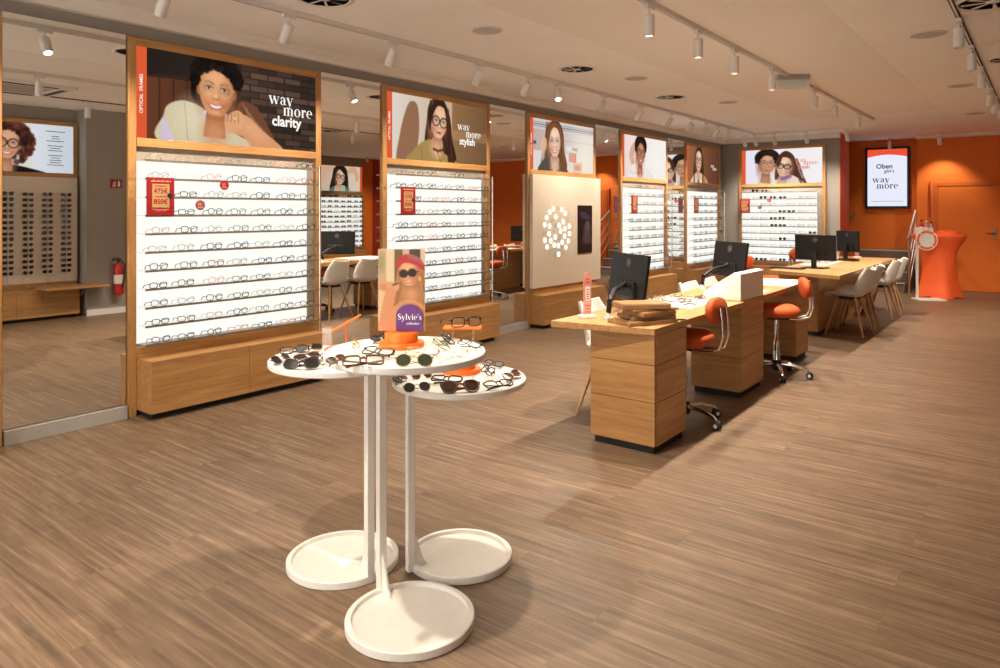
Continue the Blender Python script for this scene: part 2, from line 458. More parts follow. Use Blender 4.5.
def brick(c, x0, y0, x1, y1, base, mort, bw, bh, seed=1):
    g = random.Random(seed); r_ = 0; y = y0
    c.rect(x0, y0, x1, y1, mort)
    while y < y1:
        x = x0 - (bw/2 if r_ % 2 else 0)
        while x < x1:
            k = g.uniform(.6, 1.35)
            c.rect(max(x, x0), y, min(x+bw*0.94, x1), min(y+bh*0.86, y1), [v*k for v in base])
            x += bw
        y += bh; r_ += 1

# ------------------------------------------------------------------ lettering
def _ribbon(pts, ws):
    out = []; n = len(pts)
    P = [Vector((p[0], p[1])) for p in pts]
    L, Rr = [], []
    for i in range(n):
        t = P[min(i+1,n-1)] - P[max(i-1,0)]; t.normalize()
        nn = Vector((-t.y, t.x)); L.append(P[i]+nn*ws[i]/2); Rr.append(P[i]-nn*ws[i]/2)
    for i in range(n-1): out.append([Rr[i], Rr[i+1], L[i+1], L[i]])
    return out
def _bar(x0, y0, x1, y1): return [[(x0,y0),(x1,y0),(x1,y1),(x0,y1)]]
def _ovalring(cx, cy, rx, ry, th, tv, a0=0, a1=360, n=22):
    """outline thick at the sides (TH) and thin at top and bottom (TV)"""
    q = []
    for k in range(n):
        A = [R(a0+(a1-a0)*(k+j)/n) for j in (0, 1)]
        o = [(cx+rx*math.cos(a), cy+ry*math.sin(a)) for a in A]
        i_ = [(cx+(rx-th)*math.cos(a), cy+(ry-tv)*math.sin(a)) for a in A]
        q.append([i_[0], o[0], o[1], i_[1]])
    return q
def serif_glyph(ch):
    """high contrast letters, x-height 1; returns quads and advance"""
    S, h, sf = 0.24, 0.06, 0.10
    def foot(x, y): return _bar(x-.22, y, x+.22, y+h)
    if ch == 'o': return _ovalring(.5,.5,.48,.53,S,h), 1.06
    if ch == 'e':
        return _ovalring(.48,.5,.46,.53,S,h,0,300) + _bar(.15,.5,.92,.56), 1.02
    if ch == 'c': return _ovalring(.48,.5,.46,.53,S,h,40,310) + _ovalring(.72,.82,.1,.1,.1,.1), 0.98
    if ch == 'w':
        q = []
        for x in (0.1, 0.72):
            q += _ribbon([(x,1),(x+.36,0)], [S,S]) + _ribbon([(x+.34,0),(x+.66,1)], [h,h*1.1])
        return q + _bar(-.06,.95,.36,1.0) + _bar(.56,.95,.98,1.0) + _bar(1.2,.95,1.52,1.0), 1.56
    if ch == 'v': return _ribbon([(.14,1),(.5,0)],[S,S]) + _ribbon([(.48,0),(.84,1)],[h,h]) + _bar(-.02,.95,.36,1)+_bar(.68,.95,1.0,1), 1.0
    if ch == 'y':
        return (_ribbon([(.14,1),(.52,0)],[S,S]) + _ribbon([(.86,1),(.52,0),(.38,-.36),(.2,-.42)],[h,h,h,h]) + _ovalring(.18,-.36,.11,.11,.11,.11)
                + _bar(-.02,.95,.38,1) + _bar(.7,.95,1.02,1)), 1.02
    if ch == 'a':
        return (_bar(.52,0,.52+S,.72) + _ovalring(.4,.62,.36,.4,.22,h,0,150) + _ovalring(.36,.26,.34,.29,S*.9,h,60,300) + _ribbon([(.52,.5),(.3,.52)],[h,h])
                + _ovalring(.16,.78,.1,.1,.1,.1) + _bar(.74,0,.92,h)), 0.94
    if ch == 'm':
        q = []
        for x in (.22, .76, 1.30): q += _bar(x-S/2,0,x+S/2,.8) + foot(x,0)
        for x in (.22, .76): q += _ovalring(x+.27,.72,.39,.3,S*.8,h*1.2,0,150)
        return q + _bar(.1,.8,.34,1) + _bar(0,.95,.3,1), 1.58
    if ch == 'n':
        q = []
        for x in (.22, .76): q += _bar(x-S/2,0,x+S/2,.8) + foot(x,0)
        return q + _ovalring(.49,.72,.39,.3,S*.8,h*1.2,0,150) + _bar(.1,.8,.34,1), 1.04
    if ch == 'r':
        return _bar(.12,0,.12+S,1) + foot(.24,0) + _bar(0,.95,.3,1) + _ribbon([(.34,.7),(.44,.92),(.6,.98)],[h,h*1.5,h*2]) + _ovalring(.64,.86,.12,.12,.12,.12), 0.8
    if ch == 'l': return _bar(.12,0,.12+S,1.55) + foot(.24,0) + _bar(0,1.5,.3,1.55), 0.52
    if ch == 'i': return _bar(.12,0,.12+S,1) + foot(.24,0) + _bar(0,.95,.3,1) + _ovalring(.24,1.32,.14,.14,.14,.14), 0.52
    if ch == "'": return _ribbon([(.16,1.55),(.1,1.15)],[.2,.08]), 0.3
    if ch == 's':
        return _ribbon([(.62,.78),(.48,.97),(.28,.98),(.12,.78),(.26,.56),(.5,.44),(.62,.24),(.46,.03),(.22,.03),(.06,.24)],[.05,.07,.08,.16,.23,.23,.16,.08,.07,.06]), 0.74
    if ch == 'S':
        return _ribbon([(.86,1.15),(.7,1.5),(.4,1.52),(.16,1.2),(.34,.9),(.66,.66),(.86,.34),(.62,.02),(.3,.02),(.06,.42)],[.06,.08,.1,.24,.30,.30,.24,.1,.08,.06]), 1.0
    return [], 0.45
def serif_text(mb, txt, x, z, size, y):
    for ch in txt:
        q, adv = serif_glyph(ch)
        for f in q:
            p = [(v[0], v[1]) for v in f]
            ar = sum(p[i][0]*p[(i+1)%4][1]-p[(i+1)%4][0]*p[i][1] for i in range(4))
            if ar < 0: p.reverse()
            mb.add([(x+a*size, y, z+b*size) for a, b in p], [tuple(range(4))])
        x += adv*size*1.04
    return x
_TXT = {}
def sans_text(mb, txt, x, z, size, y, bold=0.0, vertical=False, slant=0.0, align='LEFT'):
    key = (txt, bold, slant)
    if key not in _TXT:
        cu = bpy.data.curves.new('lettering', 'FONT'); cu.body = txt; cu.size = 1.0; cu.offset = bold; cu.shear = slant; cu.resolution_u = 3
        ob = bpy.data.objects.new('lettering', cu); C.objects.link(ob)
        bpy.context.view_layer.update()
        me = bpy.data.meshes.new_from_object(ob.evaluated_get(bpy.context.evaluated_depsgraph_get()))
        _TXT[key] = ([tuple(v.co) for v in me.vertices], [tuple(p.vertices) for p in me.polygons])
        bpy.data.objects.remove(ob); bpy.data.meshes.remove(me); bpy.data.curves.remove(cu)
    vs, fs = _TXT[key]
    wd = max(v[0] for v in vs)*size
    sh = {'LEFT': 0, 'CENTER': -wd/2, 'RIGHT': -wd}[align]
    if vertical: P = [(x - v[1]*size, y, z + v[0]*size) for v in vs]
    else: P = [(x + sh + v[0]*size, y, z + v[1]*size) for v in vs]
    mb.add(P, fs)
    return wd

# ------------------------------------------------------------------ the room
CEIL = 2.80  # most x/y positions below: read from image pixels, then scaled and sheared about the camera
struct('floor', box(-5.3, 4.6, -3.2, 15.9, -0.1, 0.0), M['floor'])
struct('ceiling', box(-5.3, 4.6, -3.2, 15.9, CEIL, CEIL+0.1), M['ceil'])
struct('trim_1', box(-2.97, -1.19, -2.9, 11.3, CEIL-0.0016, CEIL-0.0002), M['perf'])
struct('wall_left', box(-5.3, -5.05, -3.2, 15.9, 0, CEIL), M['grey'])
struct('wall_back', box(-5.05, -2.934, 13.62, 14.31, 0, CEIL), M['grey'])
struct('trim_2', box(-2.934, -2.926, 13.616, 14.31, 0, CEIL), M['dado'])
struct('wall_stair', box(-5.05, -1.93, 15.54, 15.9, 0, CEIL), M['orange'])
struct('wall_orange', box(-1.93, 4.6, 15.03, 15.9, 0, CEIL), M['orange'])
struct('wall_right', box(4.3, 4.6, 5.2, 15.03, 0, CEIL), M['grey'])
struct('trim_3', box(4.29, 4.3, 12.62, 12.94, 0, CEIL), M['orange'])
struct('trim_4', box(4.285, 4.3, 12.94, 15.03, 0, CEIL), M['redwall'])
struct('wall_partition', box(0.56, 4.6, -3.2, 5.2, 0, CEIL), M['grey'])
struct('wall_pier', box(0.26, 0.56, 4.18, 5.2, 0, CEIL), M['grey'])
# shop front behind the camera: glazing added between piers to let in fill daylight
struct('wall_front', box(-5.3, -4.6, -3.2, -3.05, 0, CEIL).box(0.1, 0.56, -3.2, -3.05, 0, CEIL).box(-4.6, 0.1, -3.2, -3.05, 2.62, CEIL), M['grey'])
wn = box(-4.6, 0.1, -3.14, -3.13, 0.06, 2.60).build('added_window_1', M['clear']); wn['kind'] = 'structure'
mb = MB(); mb.box(-4.6,0.1,-3.17,-3.09,0,0.06); mb.box(-4.6,0.1,-3.17,-3.09,2.58,2.62)
for k in range(5): mb.box(-4.6+k*1.165,-4.56+k*1.165,-3.17,-3.09,0.06,2.58)
mb.build('added_window_frame', M['steel'], wn)
def cove(n, a):
    struct('trim_%d' % n, MB().prism_axis(*a), M['cove'])
cove(5, ([(-5.05,2.715),(-4.985,2.715),(-4.955,2.75),(-4.955,CEIL),(-5.05,CEIL)], -3.0, 13.62, 'y'))
cove(6, ([(13.62,2.715),(13.555,2.715),(13.525,2.75),(13.525,CEIL),(13.62,CEIL)], -4.955, -2.92, 'x'))
cove(7, ([(15.03,2.735),(14.97,2.735),(14.94,2.76),(14.94,CEIL),(15.03,CEIL)], -1.93, 4.28, 'x'))
struct('baseboard_pier', box(0.245, 0.26, 4.18, 5.2, 0, 0.08), M['white'])
struct('baseboard_orange', box(-0.54, 4.28, 15.015, 15.03, 0, 0.06), M['dado'])
# flush door in the orange wall
d = box(-1.59, -0.66, 15.005, 15.029, 0.006, 1.86).build('door_1', M['orange']); d['kind'] = 'structure'
mb = MB(); mb.box(-1.66,-1.60,14.995,15.029,0.0,1.93); mb.box(-1.60,-0.58,14.995,15.029,1.87,1.93); mb.box(-0.65,-0.58,14.995,15.029,0,1.87)
mb.build('door_frame', M['doorpaint'], d)
mb = MB(); mb.box(-0.78,-0.72,14.995,15.005,0.93,1.12); mb.tube([(-0.75,14.995,1.03),(-0.75,14.95,1.03),(-0.88,14.95,1.03)], 0.011)
mb.build('door_handle', M['handle'], d)
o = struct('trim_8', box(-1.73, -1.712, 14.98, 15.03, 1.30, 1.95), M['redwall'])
# staircase to the upper floor
st = thing('staircase', (-2.41, 13.98, 0), 0, 'short staircase with grey treads and pale nosings rising into the orange recess', 'stairs')
mb = MB()
for i in range(4):
    mb.box(-0.50, 0.43, 0.262*i, 1.54, 0.0, 0.175*(i+1)-0.02) if i == 0 else mb.box(-0.50, 0.43, 0.262*i, 1.54, 0.175*i-0.02, 0.175*(i+1)-0.02)
mb.build('steps', pmat('stair carpet', (0.16,0.125,0.10), 0.9, var=0.12, scale=60), st)
for i in range(4):
    box(-0.50, 0.43, 0.262*i-0.015, 0.262*i+0.05, 0.175*(i+1)-0.02, 0.175*(i+1)).build('nosing', M['skirt'], st)
ra = thing('stair_railing', (-1.905, 13.93, 0), 0, 'chrome railing with sloping bars at the right edge of the stairs', 'railing')
mb = MB(); mb.tube([(0,0.02,0),(0,0.02,1.0)], 0.018); mb.build('post', M['steel'], ra)
mb = MB(); mb.tube([(0,0.75,0.35),(0,0.75,1.40)], 0.018); mb.build('post', M['steel'], ra)
for k in range(4):
    mb = MB(); z = 0.22+0.24*k
    mb.tube([(0,0.0,z-.1),(0,0.75,z+0.50)], 0.010); mb.build('rail_bar', M['steel'], ra)
mb = MB(); mb.tube([(0,-0.12,0.93),(0,0.02,1.0),(0,0.75,1.42)], 0.021); mb.build('handrail', M['steel'], ra)
hr = thing('wall_handrail', (-3.27, 14.30, 0), 0, 'slim dark handrail sloping up on the orange wall left of the screen', 'handrail')
mb = MB(); mb.tube([(-0.02,1.20,1.06),(0.20,1.20,1.38)], 0.016); mb.build('rail', M['steel'], hr)
for x, z in ((0.01,1.10),(0.16,1.32)):
    mb = MB(); mb.tube([(x,1.235,z-0.03),(x,1.20,z-0.03),(x,1.20,z)], 0.008); mb.build('bracket', M['steel'], hr)

# wall screen
tv = thing('wall_screen', (-2.49, 15.48, 1.47), 0, 'tall black-framed wall screen advertising way more on the orange wall', 'screen')
box(-0.385, 0.385, 0, 0.055, 0, 1.19).build('housing', M['black'], tv, 0.004)
mb = MB(); mb.m = 0
mb.add([(-0.34,-0.002,0.045),(0.34,-0.002,0.045),(0.34,-0.002,1.145),(-0.34,-0.002,1.145)], [(0,1,2,3)]); mb.build('display', M['screen_white'], tv)
mb = MB(); arc = [(-0.34+0.68*i/20, 0.985+0.075*math.sin(PI*(0.12+0.76*i/20))-0.02) for i in range(21)]
pts = [(x,-0.004,z) for x,z in arc] + [(0.34,-0.004,1.145),(-0.34,-0.004,1.145)]
mb.add(pts, [tuple(range(len(pts)))]); mb.build('red_band', M['screen_red'], tv)
mb = MB(); sans_text(mb, 'Oben', -0.19, 0.775, 0.125, -0.004, 0.022); sans_text(mb, 'gibt\u2019s', -0.05, 0.695, 0.085, -0.004, 0.012)
mb.build('lettering', M['lit_navy'], tv); mb = MB()
serif_text(mb, 'way', -0.25, 0.505, 0.082, -0.004); serif_text(mb, 'more', -0.18, 0.385, 0.082, -0.004)
mb.build('lettering', M['lit_navy'], tv); mb = MB()
for k in range(18): mb.box(-0.28+k*0.031, -0.257+k*0.031, -0.004, -0.003, 0.135, 0.143)
mb.build('fine_print', M['lit_navy'], tv)

# ------------------------------------------------------------------ eyeglasses
def lens_outline(kind, w, h, n=20):
    out = []
    for i in range(n):
        a = 2*PI*i/n; cx, sx = math.cos(a), math.sin(a)
        if kind == 'round': p = 2.0
        elif kind == 'square': p = 4.0
        elif kind == 'cat': p = 2.6
        elif kind == 'aviator': p = 2.4
        else: p = 3.0
        x = abs(cx)**(2/p)*math.copysign(1, cx)*w/2; z = abs(sx)**(2/p)*math.copysign(1, sx)*h/2
        if kind == 'cat': z += x*0.16*(1 if sx > 0 else 0.4); 
        if kind == 'aviator': x *= 1.0 - 0.20*(0.5 - z/h) ; z *= 1.0
        out.append((x, z))
    return out
DIM = {'round': (0.046,0.044), 'square': (0.052,0.036), 'cat': (0.053,0.040), 'aviator': (0.056,0.048), 'panto': (0.050,0.042)}
GM = {}
for nm, col, ro, me_ in (('black',(0.012,0.011,0.011),0.25,0),('brown',(0.10,0.035,0.014),0.3,0),('tortoise',(0.16,0.065,0.02),0.3,0),('gold',(0.42,0.27,0.10),0.3,0.7),
                        ('silver',(0.22,0.215,0.21),0.3,0.6),('clear',(0.40,0.36,0.31),0.2,0),('red',(0.32,0.02,0.02),0.35,0),('pink',(0.72,0.36,0.33),0.3,0),
                        ('navy',(0.02,0.035,0.09),0.3,0),('grey',(0.15,0.145,0.14),0.35,0),('green',(0.10,0.14,0.04),0.3,0)):
    GM[nm] = pmat(nm+' eyeglass frame', col, ro, me_, var=(0.5 if nm == 'tortoise' else 0.05), scale=90, coat=0.3)
LENS = glassy('clear lens', (0.97,0.98,0.97), 0.07)
DLENS = pmat('dark sun lens', (0.012,0.011,0.010), 0.12, coat=0.5)
BLENS = pmat('brown sun lens', (0.035,0.016,0.009), 0.12, coat=0.5)
GLENS = pmat('green sun lens', (0.03,0.04,0.022), 0.12, coat=0.5)
_GC = {}
def glass_parts(kind, frame, lens='clear', thick=None, tl=0.105, folded=False):
    key = (kind, frame, lens, thick, tl, folded)
    if key in _GC: return _GC[key]
    w, h = DIM[kind]; wire = frame in ('gold','silver') if thick is None else False
    r = thick or (0.0015 if wire else 0.0025)
    off = w/2 + 0.009; zc = h/2 + r
    fr = MB(); le = []
    for sd in (-1, 1):
        ol = lens_outline(kind, w, h)
        pts = [((sd*(off) + sd*x), 0.006*((abs(x+off)/0.06)**2)*0.6, zc+z) for x, z in ol]
        if sd < 0: pts.reverse()
        fr.tube(pts, r, 6, closed=True)
        l = MB(); l.add([(sd*off, 0.001, zc)] + pts, [(0, i+1, (i+1) % len(pts)+1) for i in range(len(pts))], True); le.append(l)
    fr.tube([(-0.011, 0, zc+h*0.12), (0, -0.002, zc+h*0.24), (0.011, 0, zc+h*0.12)], r*1.1, 6)
    xo = off + w/2
    te = []
    for sd in (-1, 1):
        fr.box(sd*xo-0.003, sd*xo+0.003, 0.0, 0.006, zc+h*0.22-r*1.6, zc+h*0.22+r*1.6)
        t = MB(); z0 = zc+h*0.22
        if folded: t.tube([(sd*xo, 0.004, z0), (sd*xo*0.97, 0.011+.003*sd, z0-0.002), (sd*xo*0.2, 0.016+.003*sd, z0-0.006), (-sd*xo*0.55, 0.018+.003*sd, z0-0.010), (-sd*xo*0.85, 0.016+.003*sd, z0-0.018)], [r*1.1, r*1.1, r, r*1.2, r*1.2], 6)
        else: t.tube([(sd*xo, 0.004, z0), (sd*(xo+0.001), tl*0.45, z0-0.003), (sd*xo*0.97, tl*0.80, z0-0.008), (sd*xo*0.95, tl, max(0.003, z0-0.034))], [r*1.1, r, r*1.1, r*1.3], 6)
        te.append(t)
    fm = GM[frame]; lm = {'clear': LENS, 'dark': DLENS, 'brown': BLENS, 'green': GLENS}[lens]
    a = fr.mesh('eyeglass_frame', fm)
    lo = [l.mesh('lens', lm) for l in le]; tm = [t.mesh('temple', fm) for t in te]
    # one mesh for copies too small to show parts
    s = MB(); s.m = 0
    for q in [fr]+te: s.add(q.v, q.f, True)
    s.m = 1
    for q in le: s.add(q.v, q.f, True)
    one = s.mesh('eyeglasses_small', [fm, lm])
    _GC[key] = (a, tm, lo, one)
    return _GC[key]
def put_glasses(M4, kind, frame, lens, label, group, full=True, tl=0.105, thick=None, folded=False):
    """one pair: the frame carries two temples and two lenses"""
    a, tm, lo, one = glass_parts(kind, frame, lens, thick, tl, folded)
    name = 'eyeglasses' if lens == 'clear' else 'sunglasses'
    o = bpy.data.objects.new(name, a if full else one); C.objects.link(o)
    o.matrix_world = M4
    tag(o, label, 'glasses', group)
    if full:
        for nm, ms in (('temple', tm), ('lens', lo)):
            for me in ms:
                p = bpy.data.objects.new(nm, me); C.objects.link(p); p.parent = o
    return o
CW = {'black':'black','brown':'dark brown','tortoise':'tortoiseshell','gold':'thin gold','silver':'thin silver','clear':'pale clear','red':'dark red','pink':'pink','navy':'navy','grey':'grey','green':'green'}
SW = {'round':'round','square':'square','cat':'cat-eye','aviator':'aviator','panto':'rounded'}

# ------------------------------------------------------------------ wall display cases with base cabinets and mirrors
SHELF_Z = [1.772-0.1268*k for k in range(11)]
def display_case(loc, rz, W, paint, label, cab_label, shelves=True, text=None, strip_text=True, strip=True, aspect_px=100, fronts=2, lite=True, cab=True, rods=(1,), poster_side=0, panel_r=0.145):
    t = thing('display_case', loc, rz, label, 'display case', 'illuminated display cases along the walls')
    mb = MB()
    for xa in (0, W-0.055): box(xa, xa+0.055, -0.014, 0.042, 0.0, 2.62).build('stile', M['oak_z'], t, 0.003)
    mb = MB(); mb.box(0.055, W-0.055, -0.014, 0.042, 2.565, 2.62); mb.build('rail', M['oak_x'], t, 0.003)
    mb = MB(); mb.box(0.055, W-0.055, -0.020, 0.042, 1.868, 1.928); mb.build('rail', M['oak_x'], t, 0.003)
    pw, ph = W-0.11, 2.565-1.928
    box(0.055, W-0.055, -0.003, 0.04, 1.928, 2.565).build('lightbox', M['black'], t)
    if paint is not None:
        x0 = 0.055 + (0.075 if strip else 0.0); aw = pw - (0.075 if strip else 0.0)
        cv = Canvas(aw/ph, aspect_px); paint(cv)
        po = cv.build('poster', aw, ph, M['poster_lit'], t, (x0, -0.0050, 1.928))
        if strip:
            sp = MB(); sp.add([(0.055,-0.0050,1.928),(0.13,-0.0050,1.928),(0.13,-0.0050,2.565),(0.055,-0.0050,2.565)], [(0,1,2,3)])
            so = sp.build('orange_strip', M['lit_red'], t)
            if strip_text:
                mb = MB(); sans_text(mb, 'OPTICAL  FRAMES', 0.102, 2.10, 0.034, -0.0065, 0.006, vertical=True); mb.build('lettering', M['tick'], so)
        if text: text(po, x0, aw, ph)
    if shelves:
        box(0.055, W-0.055, 0.02, 0.042, 0.41, 1.868).build('back_panel', M['backpan'], t)
        box(0.060, W-panel_r, -0.004, 0.018, 0.50, 1.77).build('light_panel', M['panel'], t)
        for z in SHELF_Z:
            s = MB(); s.box(0.062, W-0.118, -0.124, -0.005, z-0.006, z)
            so = s.build('shelf', M['acryl'] , t)
            e = MB(); e.box(0.062, W-0.118, -0.128, -0.124, z-0.012, z+0.003); e.build('shelf_edge', M['edge'], so)
        for sd in rods:
            x = W-0.110 if sd > 0 else 0.050
            mb = MB(); mb.tube([(x,-0.137,0.406),(x,-0.135,1.80)], 0.008); mb.build('shelf_rod', M['chrome'], t)
    else:
        box(0.03, W+0.035, -0.07, -0.021, 0.478, 1.867).build('beige_panel', M['beige'], t, 0.003)
    box(0.055, W-0.055, -0.055, 0.042, 0.406, 0.478).build('riser', M['oak_x'], t)
    if cab:
        k = thing('base_cabinet', loc, rz, cab_label, 'cabinet', 'low oak base cabinets under the wall displays')
        box(0.057, W-0.09, -0.205, 0.04, 0.045, 0.405).build('body', M['oak_x'], k, 0.004)
        box(0.085, W-0.12, -0.165, 0.04, 0.0, 0.045).build('plinth', M['dark'], k)
        n = fronts; x0, x1 = 0.057, W-0.09
        for i in range(n):
            box(x0+(x1-x0)*i/n+0.0015, x0+(x1-x0)*(i+1)/n-0.0015, -0.222, -0.206, 0.047, 0.403).build('drawer_front', M['oak_x'], k, 0.002)
    return t
def wmat(loc, rz): return Matrix.Translation(Vector(loc)) @ Matrix.Rotation(rz, 4, 'Z')

def stock_shelves(loc, rz, W, where, group, seed, n=7, full=True, sun=0.0, skip=(), bold_rows=(10,), dark=0.25, rows=range(11)):
    g = random.Random(seed); Mw = wmat(loc, rz)
    for k in rows:
        cnt = 0
        for i in range(n):
            if (k, i) in skip: continue
            cnt += 1
            x = 0.16 + (W-0.118-0.255)*i/(n-1) + g.uniform(-.018,.018)
            p = g.random()
            lens = 'clear'
            if p < (0.6 if k in bold_rows else dark): fr = g.choice(['black','black','black','navy','grey'])
            elif p < 0.62: fr = g.choice(['silver','silver','clear','gold','grey'])
            elif p < 0.84: fr = g.choice(['clear','gold','silver','pink'])
            else: fr = g.choice(['brown','tortoise','red','black'])
            kind = g.choice(['round','square','cat','panto','panto'])
            if g.random() < sun:
                lens = g.choice(['dark','dark','brown']); fr = g.choice(['black','black','brown','tortoise']); kind = g.choice(['square','round','aviator','cat'])
            L = Mw @ Matrix.Translation((x, -0.117+g.uniform(0,.006), SHELF_Z[k]+0.0008)) @ Matrix.Rotation(g.uniform(-.10,.10), 4, 'Z')
            lab = '%s %s %s, %s from left on %s shelf down, %s' % (CW[fr], SW[kind], 'eyeglasses' if lens == 'clear' else 'sunglasses', ORD[cnt-1], ORD[k], where)
            put_glasses(L, kind, fr, lens, lab, group, full, tl=0.092)

XL = -5.005
WU = 1.63

# --- posters
def p_clarity(c):
    c.fill((38,29,25)); A = c.A
    c.rect(0,0,.78,.30,(34,28,26)); c.gradx((104,58,38),(72,42,30),.0,.60,.30,1)
    for x in (.14,.3,.46): c.line([(x,.30),(x,1)],.012,(44,26,19))
    c.line([(0,.30),(.66,.25)],.035,(50,32,25))
    brick(c, 1.16, 0, A, 1, (74,57,48), (38,31,27), .25, .080, 4)
    c.X = c.X+.09; c.Y = c.Y+.03
    c.ell(1.0,.45,.75,.8,(150,112,80),0,.16,1.8)
    c.poly([(.66,.56),(.60,.30),(.64,.08),(.84,-.06),(1.06,-.04),(1.20,.10),(1.22,.34),(1.15,.56)],(23,18,16))
    for k in range(50):
        g = random.Random(k); a = g.uniform(PI*.95, PI*2.05); c.ell(.92+.30*math.cos(a), .28+.30*math.sin(a), .035, .03, (30,23,20))
    c.poly([(1.22,.50),(1.40,.50),(1.56,.66),(1.72,.92),(1.78,1.05),(1.3,1.05),(1.2,.8)],(120,74,52),.9)
    for k in range(9): c.line([(1.26+.05*k,.50+.055*k),(1.34+.05*k,.64+.06*k)],.012,(196,160,128),.6)
    c.poly([(.26,1.05),(.28,.74),(.34,.62),(.52,.56),(.74,.62),(.90,.76),(1.10,.86),(1.40,.98),(1.5,1.05)],(216,202,168))
    c.poly([(.26,1.05),(.27,.78),(.34,.9),(.40,1.05)],(214,198,224)); c.line([(.52,.58),(.56,1.0)],.014,(176,160,126)); c.line([(.74,.64),(.86,.98)],.012,(178,162,128)); c.ell(.6,.75,.16,.2,(236,224,194),0,.5,1.4)
    c.poly([(.74,.66),(.86,.84),(1.10,.82),(1.06,.66)],(222,204,214))
    face(c, .92, .40, .31, (220,154,108), (30,22,20), (206,170,104), -.05, True, 3, True, (200,96,84), .03)
    c.poly([(.64,.36),(.68,.14),(.88,.05),(1.08,.10),(1.19,.34),(1.10,.20),(.94,.135),(.76,.19)],(23,18,16))
    curls(c, .92, .36, .27, .24, 5, 175, 90, .030, [(23,18,16),(30,23,20),(40,30,25)], 3, .14)
    curls(c, .92, .30, .31, .32, 0, 180, 70, .035, [(23,18,16),(32,25,22)], 4, .10)
    c.poly([(1.08,.78),(1.22,.66),(1.34,.66),(1.52,.80),(1.86,1.05),(1.44,1.05),(1.28,.92),(1.14,.88)],(222,156,112))
    c.poly([(1.02,.74),(1.10,.64),(1.20,.60),(1.28,.66),(1.26,.78),(1.16,.88),(1.05,.86)],(230,166,122))
    for k in range(4): c.line([(1.07+.045*k,.655-.008*k),(1.055+.05*k,.75)],.011,(160,100,68),.8)
    c.ell(1.16,.70,.018,.015,(236,214,150)); c.ell(1.4,.82,.2,.08,(240,184,140),30,.5,1.2)
    c.X = c.X-.09; c.Y = c.Y-.03
    c.speckle(.08)
def t_clarity(po, x0, aw, ph):
    mb = MB(); b = 1.928
    serif_text(mb, 'way', x0+aw*.682, b+ph*.575, .064, -0.0070); serif_text(mb, 'more', x0+aw*.775, b+ph*.440, .064, -0.0070)
    sans_text(mb, 'clarity', x0+aw*.700, b+ph*.300, .115, -0.0070, 0.028)
    mb.build('lettering', M['tick'], po)
def p_stylish(c):
    A = c.A
    c.gradx((226,216,206),(205,172,140),0,A*.62); c.gradx((150,112,76),(120,88,60),A*.60,A)
    c.gradx((172,130,88),(150,112,76),A*.60,A,.45,.62)
    c.poly([(.10,1.05),(.16,.62),(.26,.30),(.38,.10),(.54,.14),(.58,.5),(.52,.9),(.5,1.05)],(140,92,64),.85)
    c.poly([(.66,.95),(.74,.45),(.80,.10),(.98,-.04),(1.16,.0),(1.30,.24),(1.36,.6),(1.42,1.05),(.6,1.05)],(62,38,28))
    strands(c,.95,.02,.86,1.05,26,.12,.22,[(88,54,36),(48,28,22),(120,76,46)],.012,5)
    c.poly([(.34,1.05),(.46,.84),(.7,.68),(.88,.66),(1.08,.8),(1.18,.86),(1.32,.92),(1.5,1.05)],(172,142,84))
    c.poly([(.86,.66),(1.0,.96),(1.12,.78),(1.08,.6)],(226,170,132))
    face(c, 1.04, .36, .27, (232,178,142), (60,38,28), (38,24,22), .35, False, 8, True, (188,70,66), .05)
    c.poly([(.82,.5),(.80,.2),(.98,.02),(1.12,.04),(.98,.12),(.88,.3)],(58,36,27)); c.poly([(1.14,.04),(1.28,.24),(1.36,.62),(1.42,1.05),(1.30,1.05),(1.26,.6),(1.22,.3)],(58,36,27))
    strands(c,1.25,.12,1.36,1.05,14,.05,.10,[(92,58,40),(46,28,22)],.012,8)
    for k in range(5): c.ell(.92+.05*k,.80+.012*(2-abs(k-2)),.028,.022,(96,60,34))
    c.line([(1.0,.84),(1.10,1.05)],.012,(120,90,50)); c.line([(.62,.8),(.66,1.05)],.012,(132,104,60))
    c.speckle(.05)
def t_stylish(po, x0, aw, ph):
    mb = MB(); b = 1.928
    serif_text(mb, 'way', x0+aw*.66, b+ph*.57, .055, -0.0070); serif_text(mb, 'more', x0+aw*.755, b+ph*.455, .055, -0.0070)
    sans_text(mb, 'stylish', x0+aw*.68, b+ph*.325, .105, -0.0070, 0.026)
    mb.build('lettering', M['tick'], po)
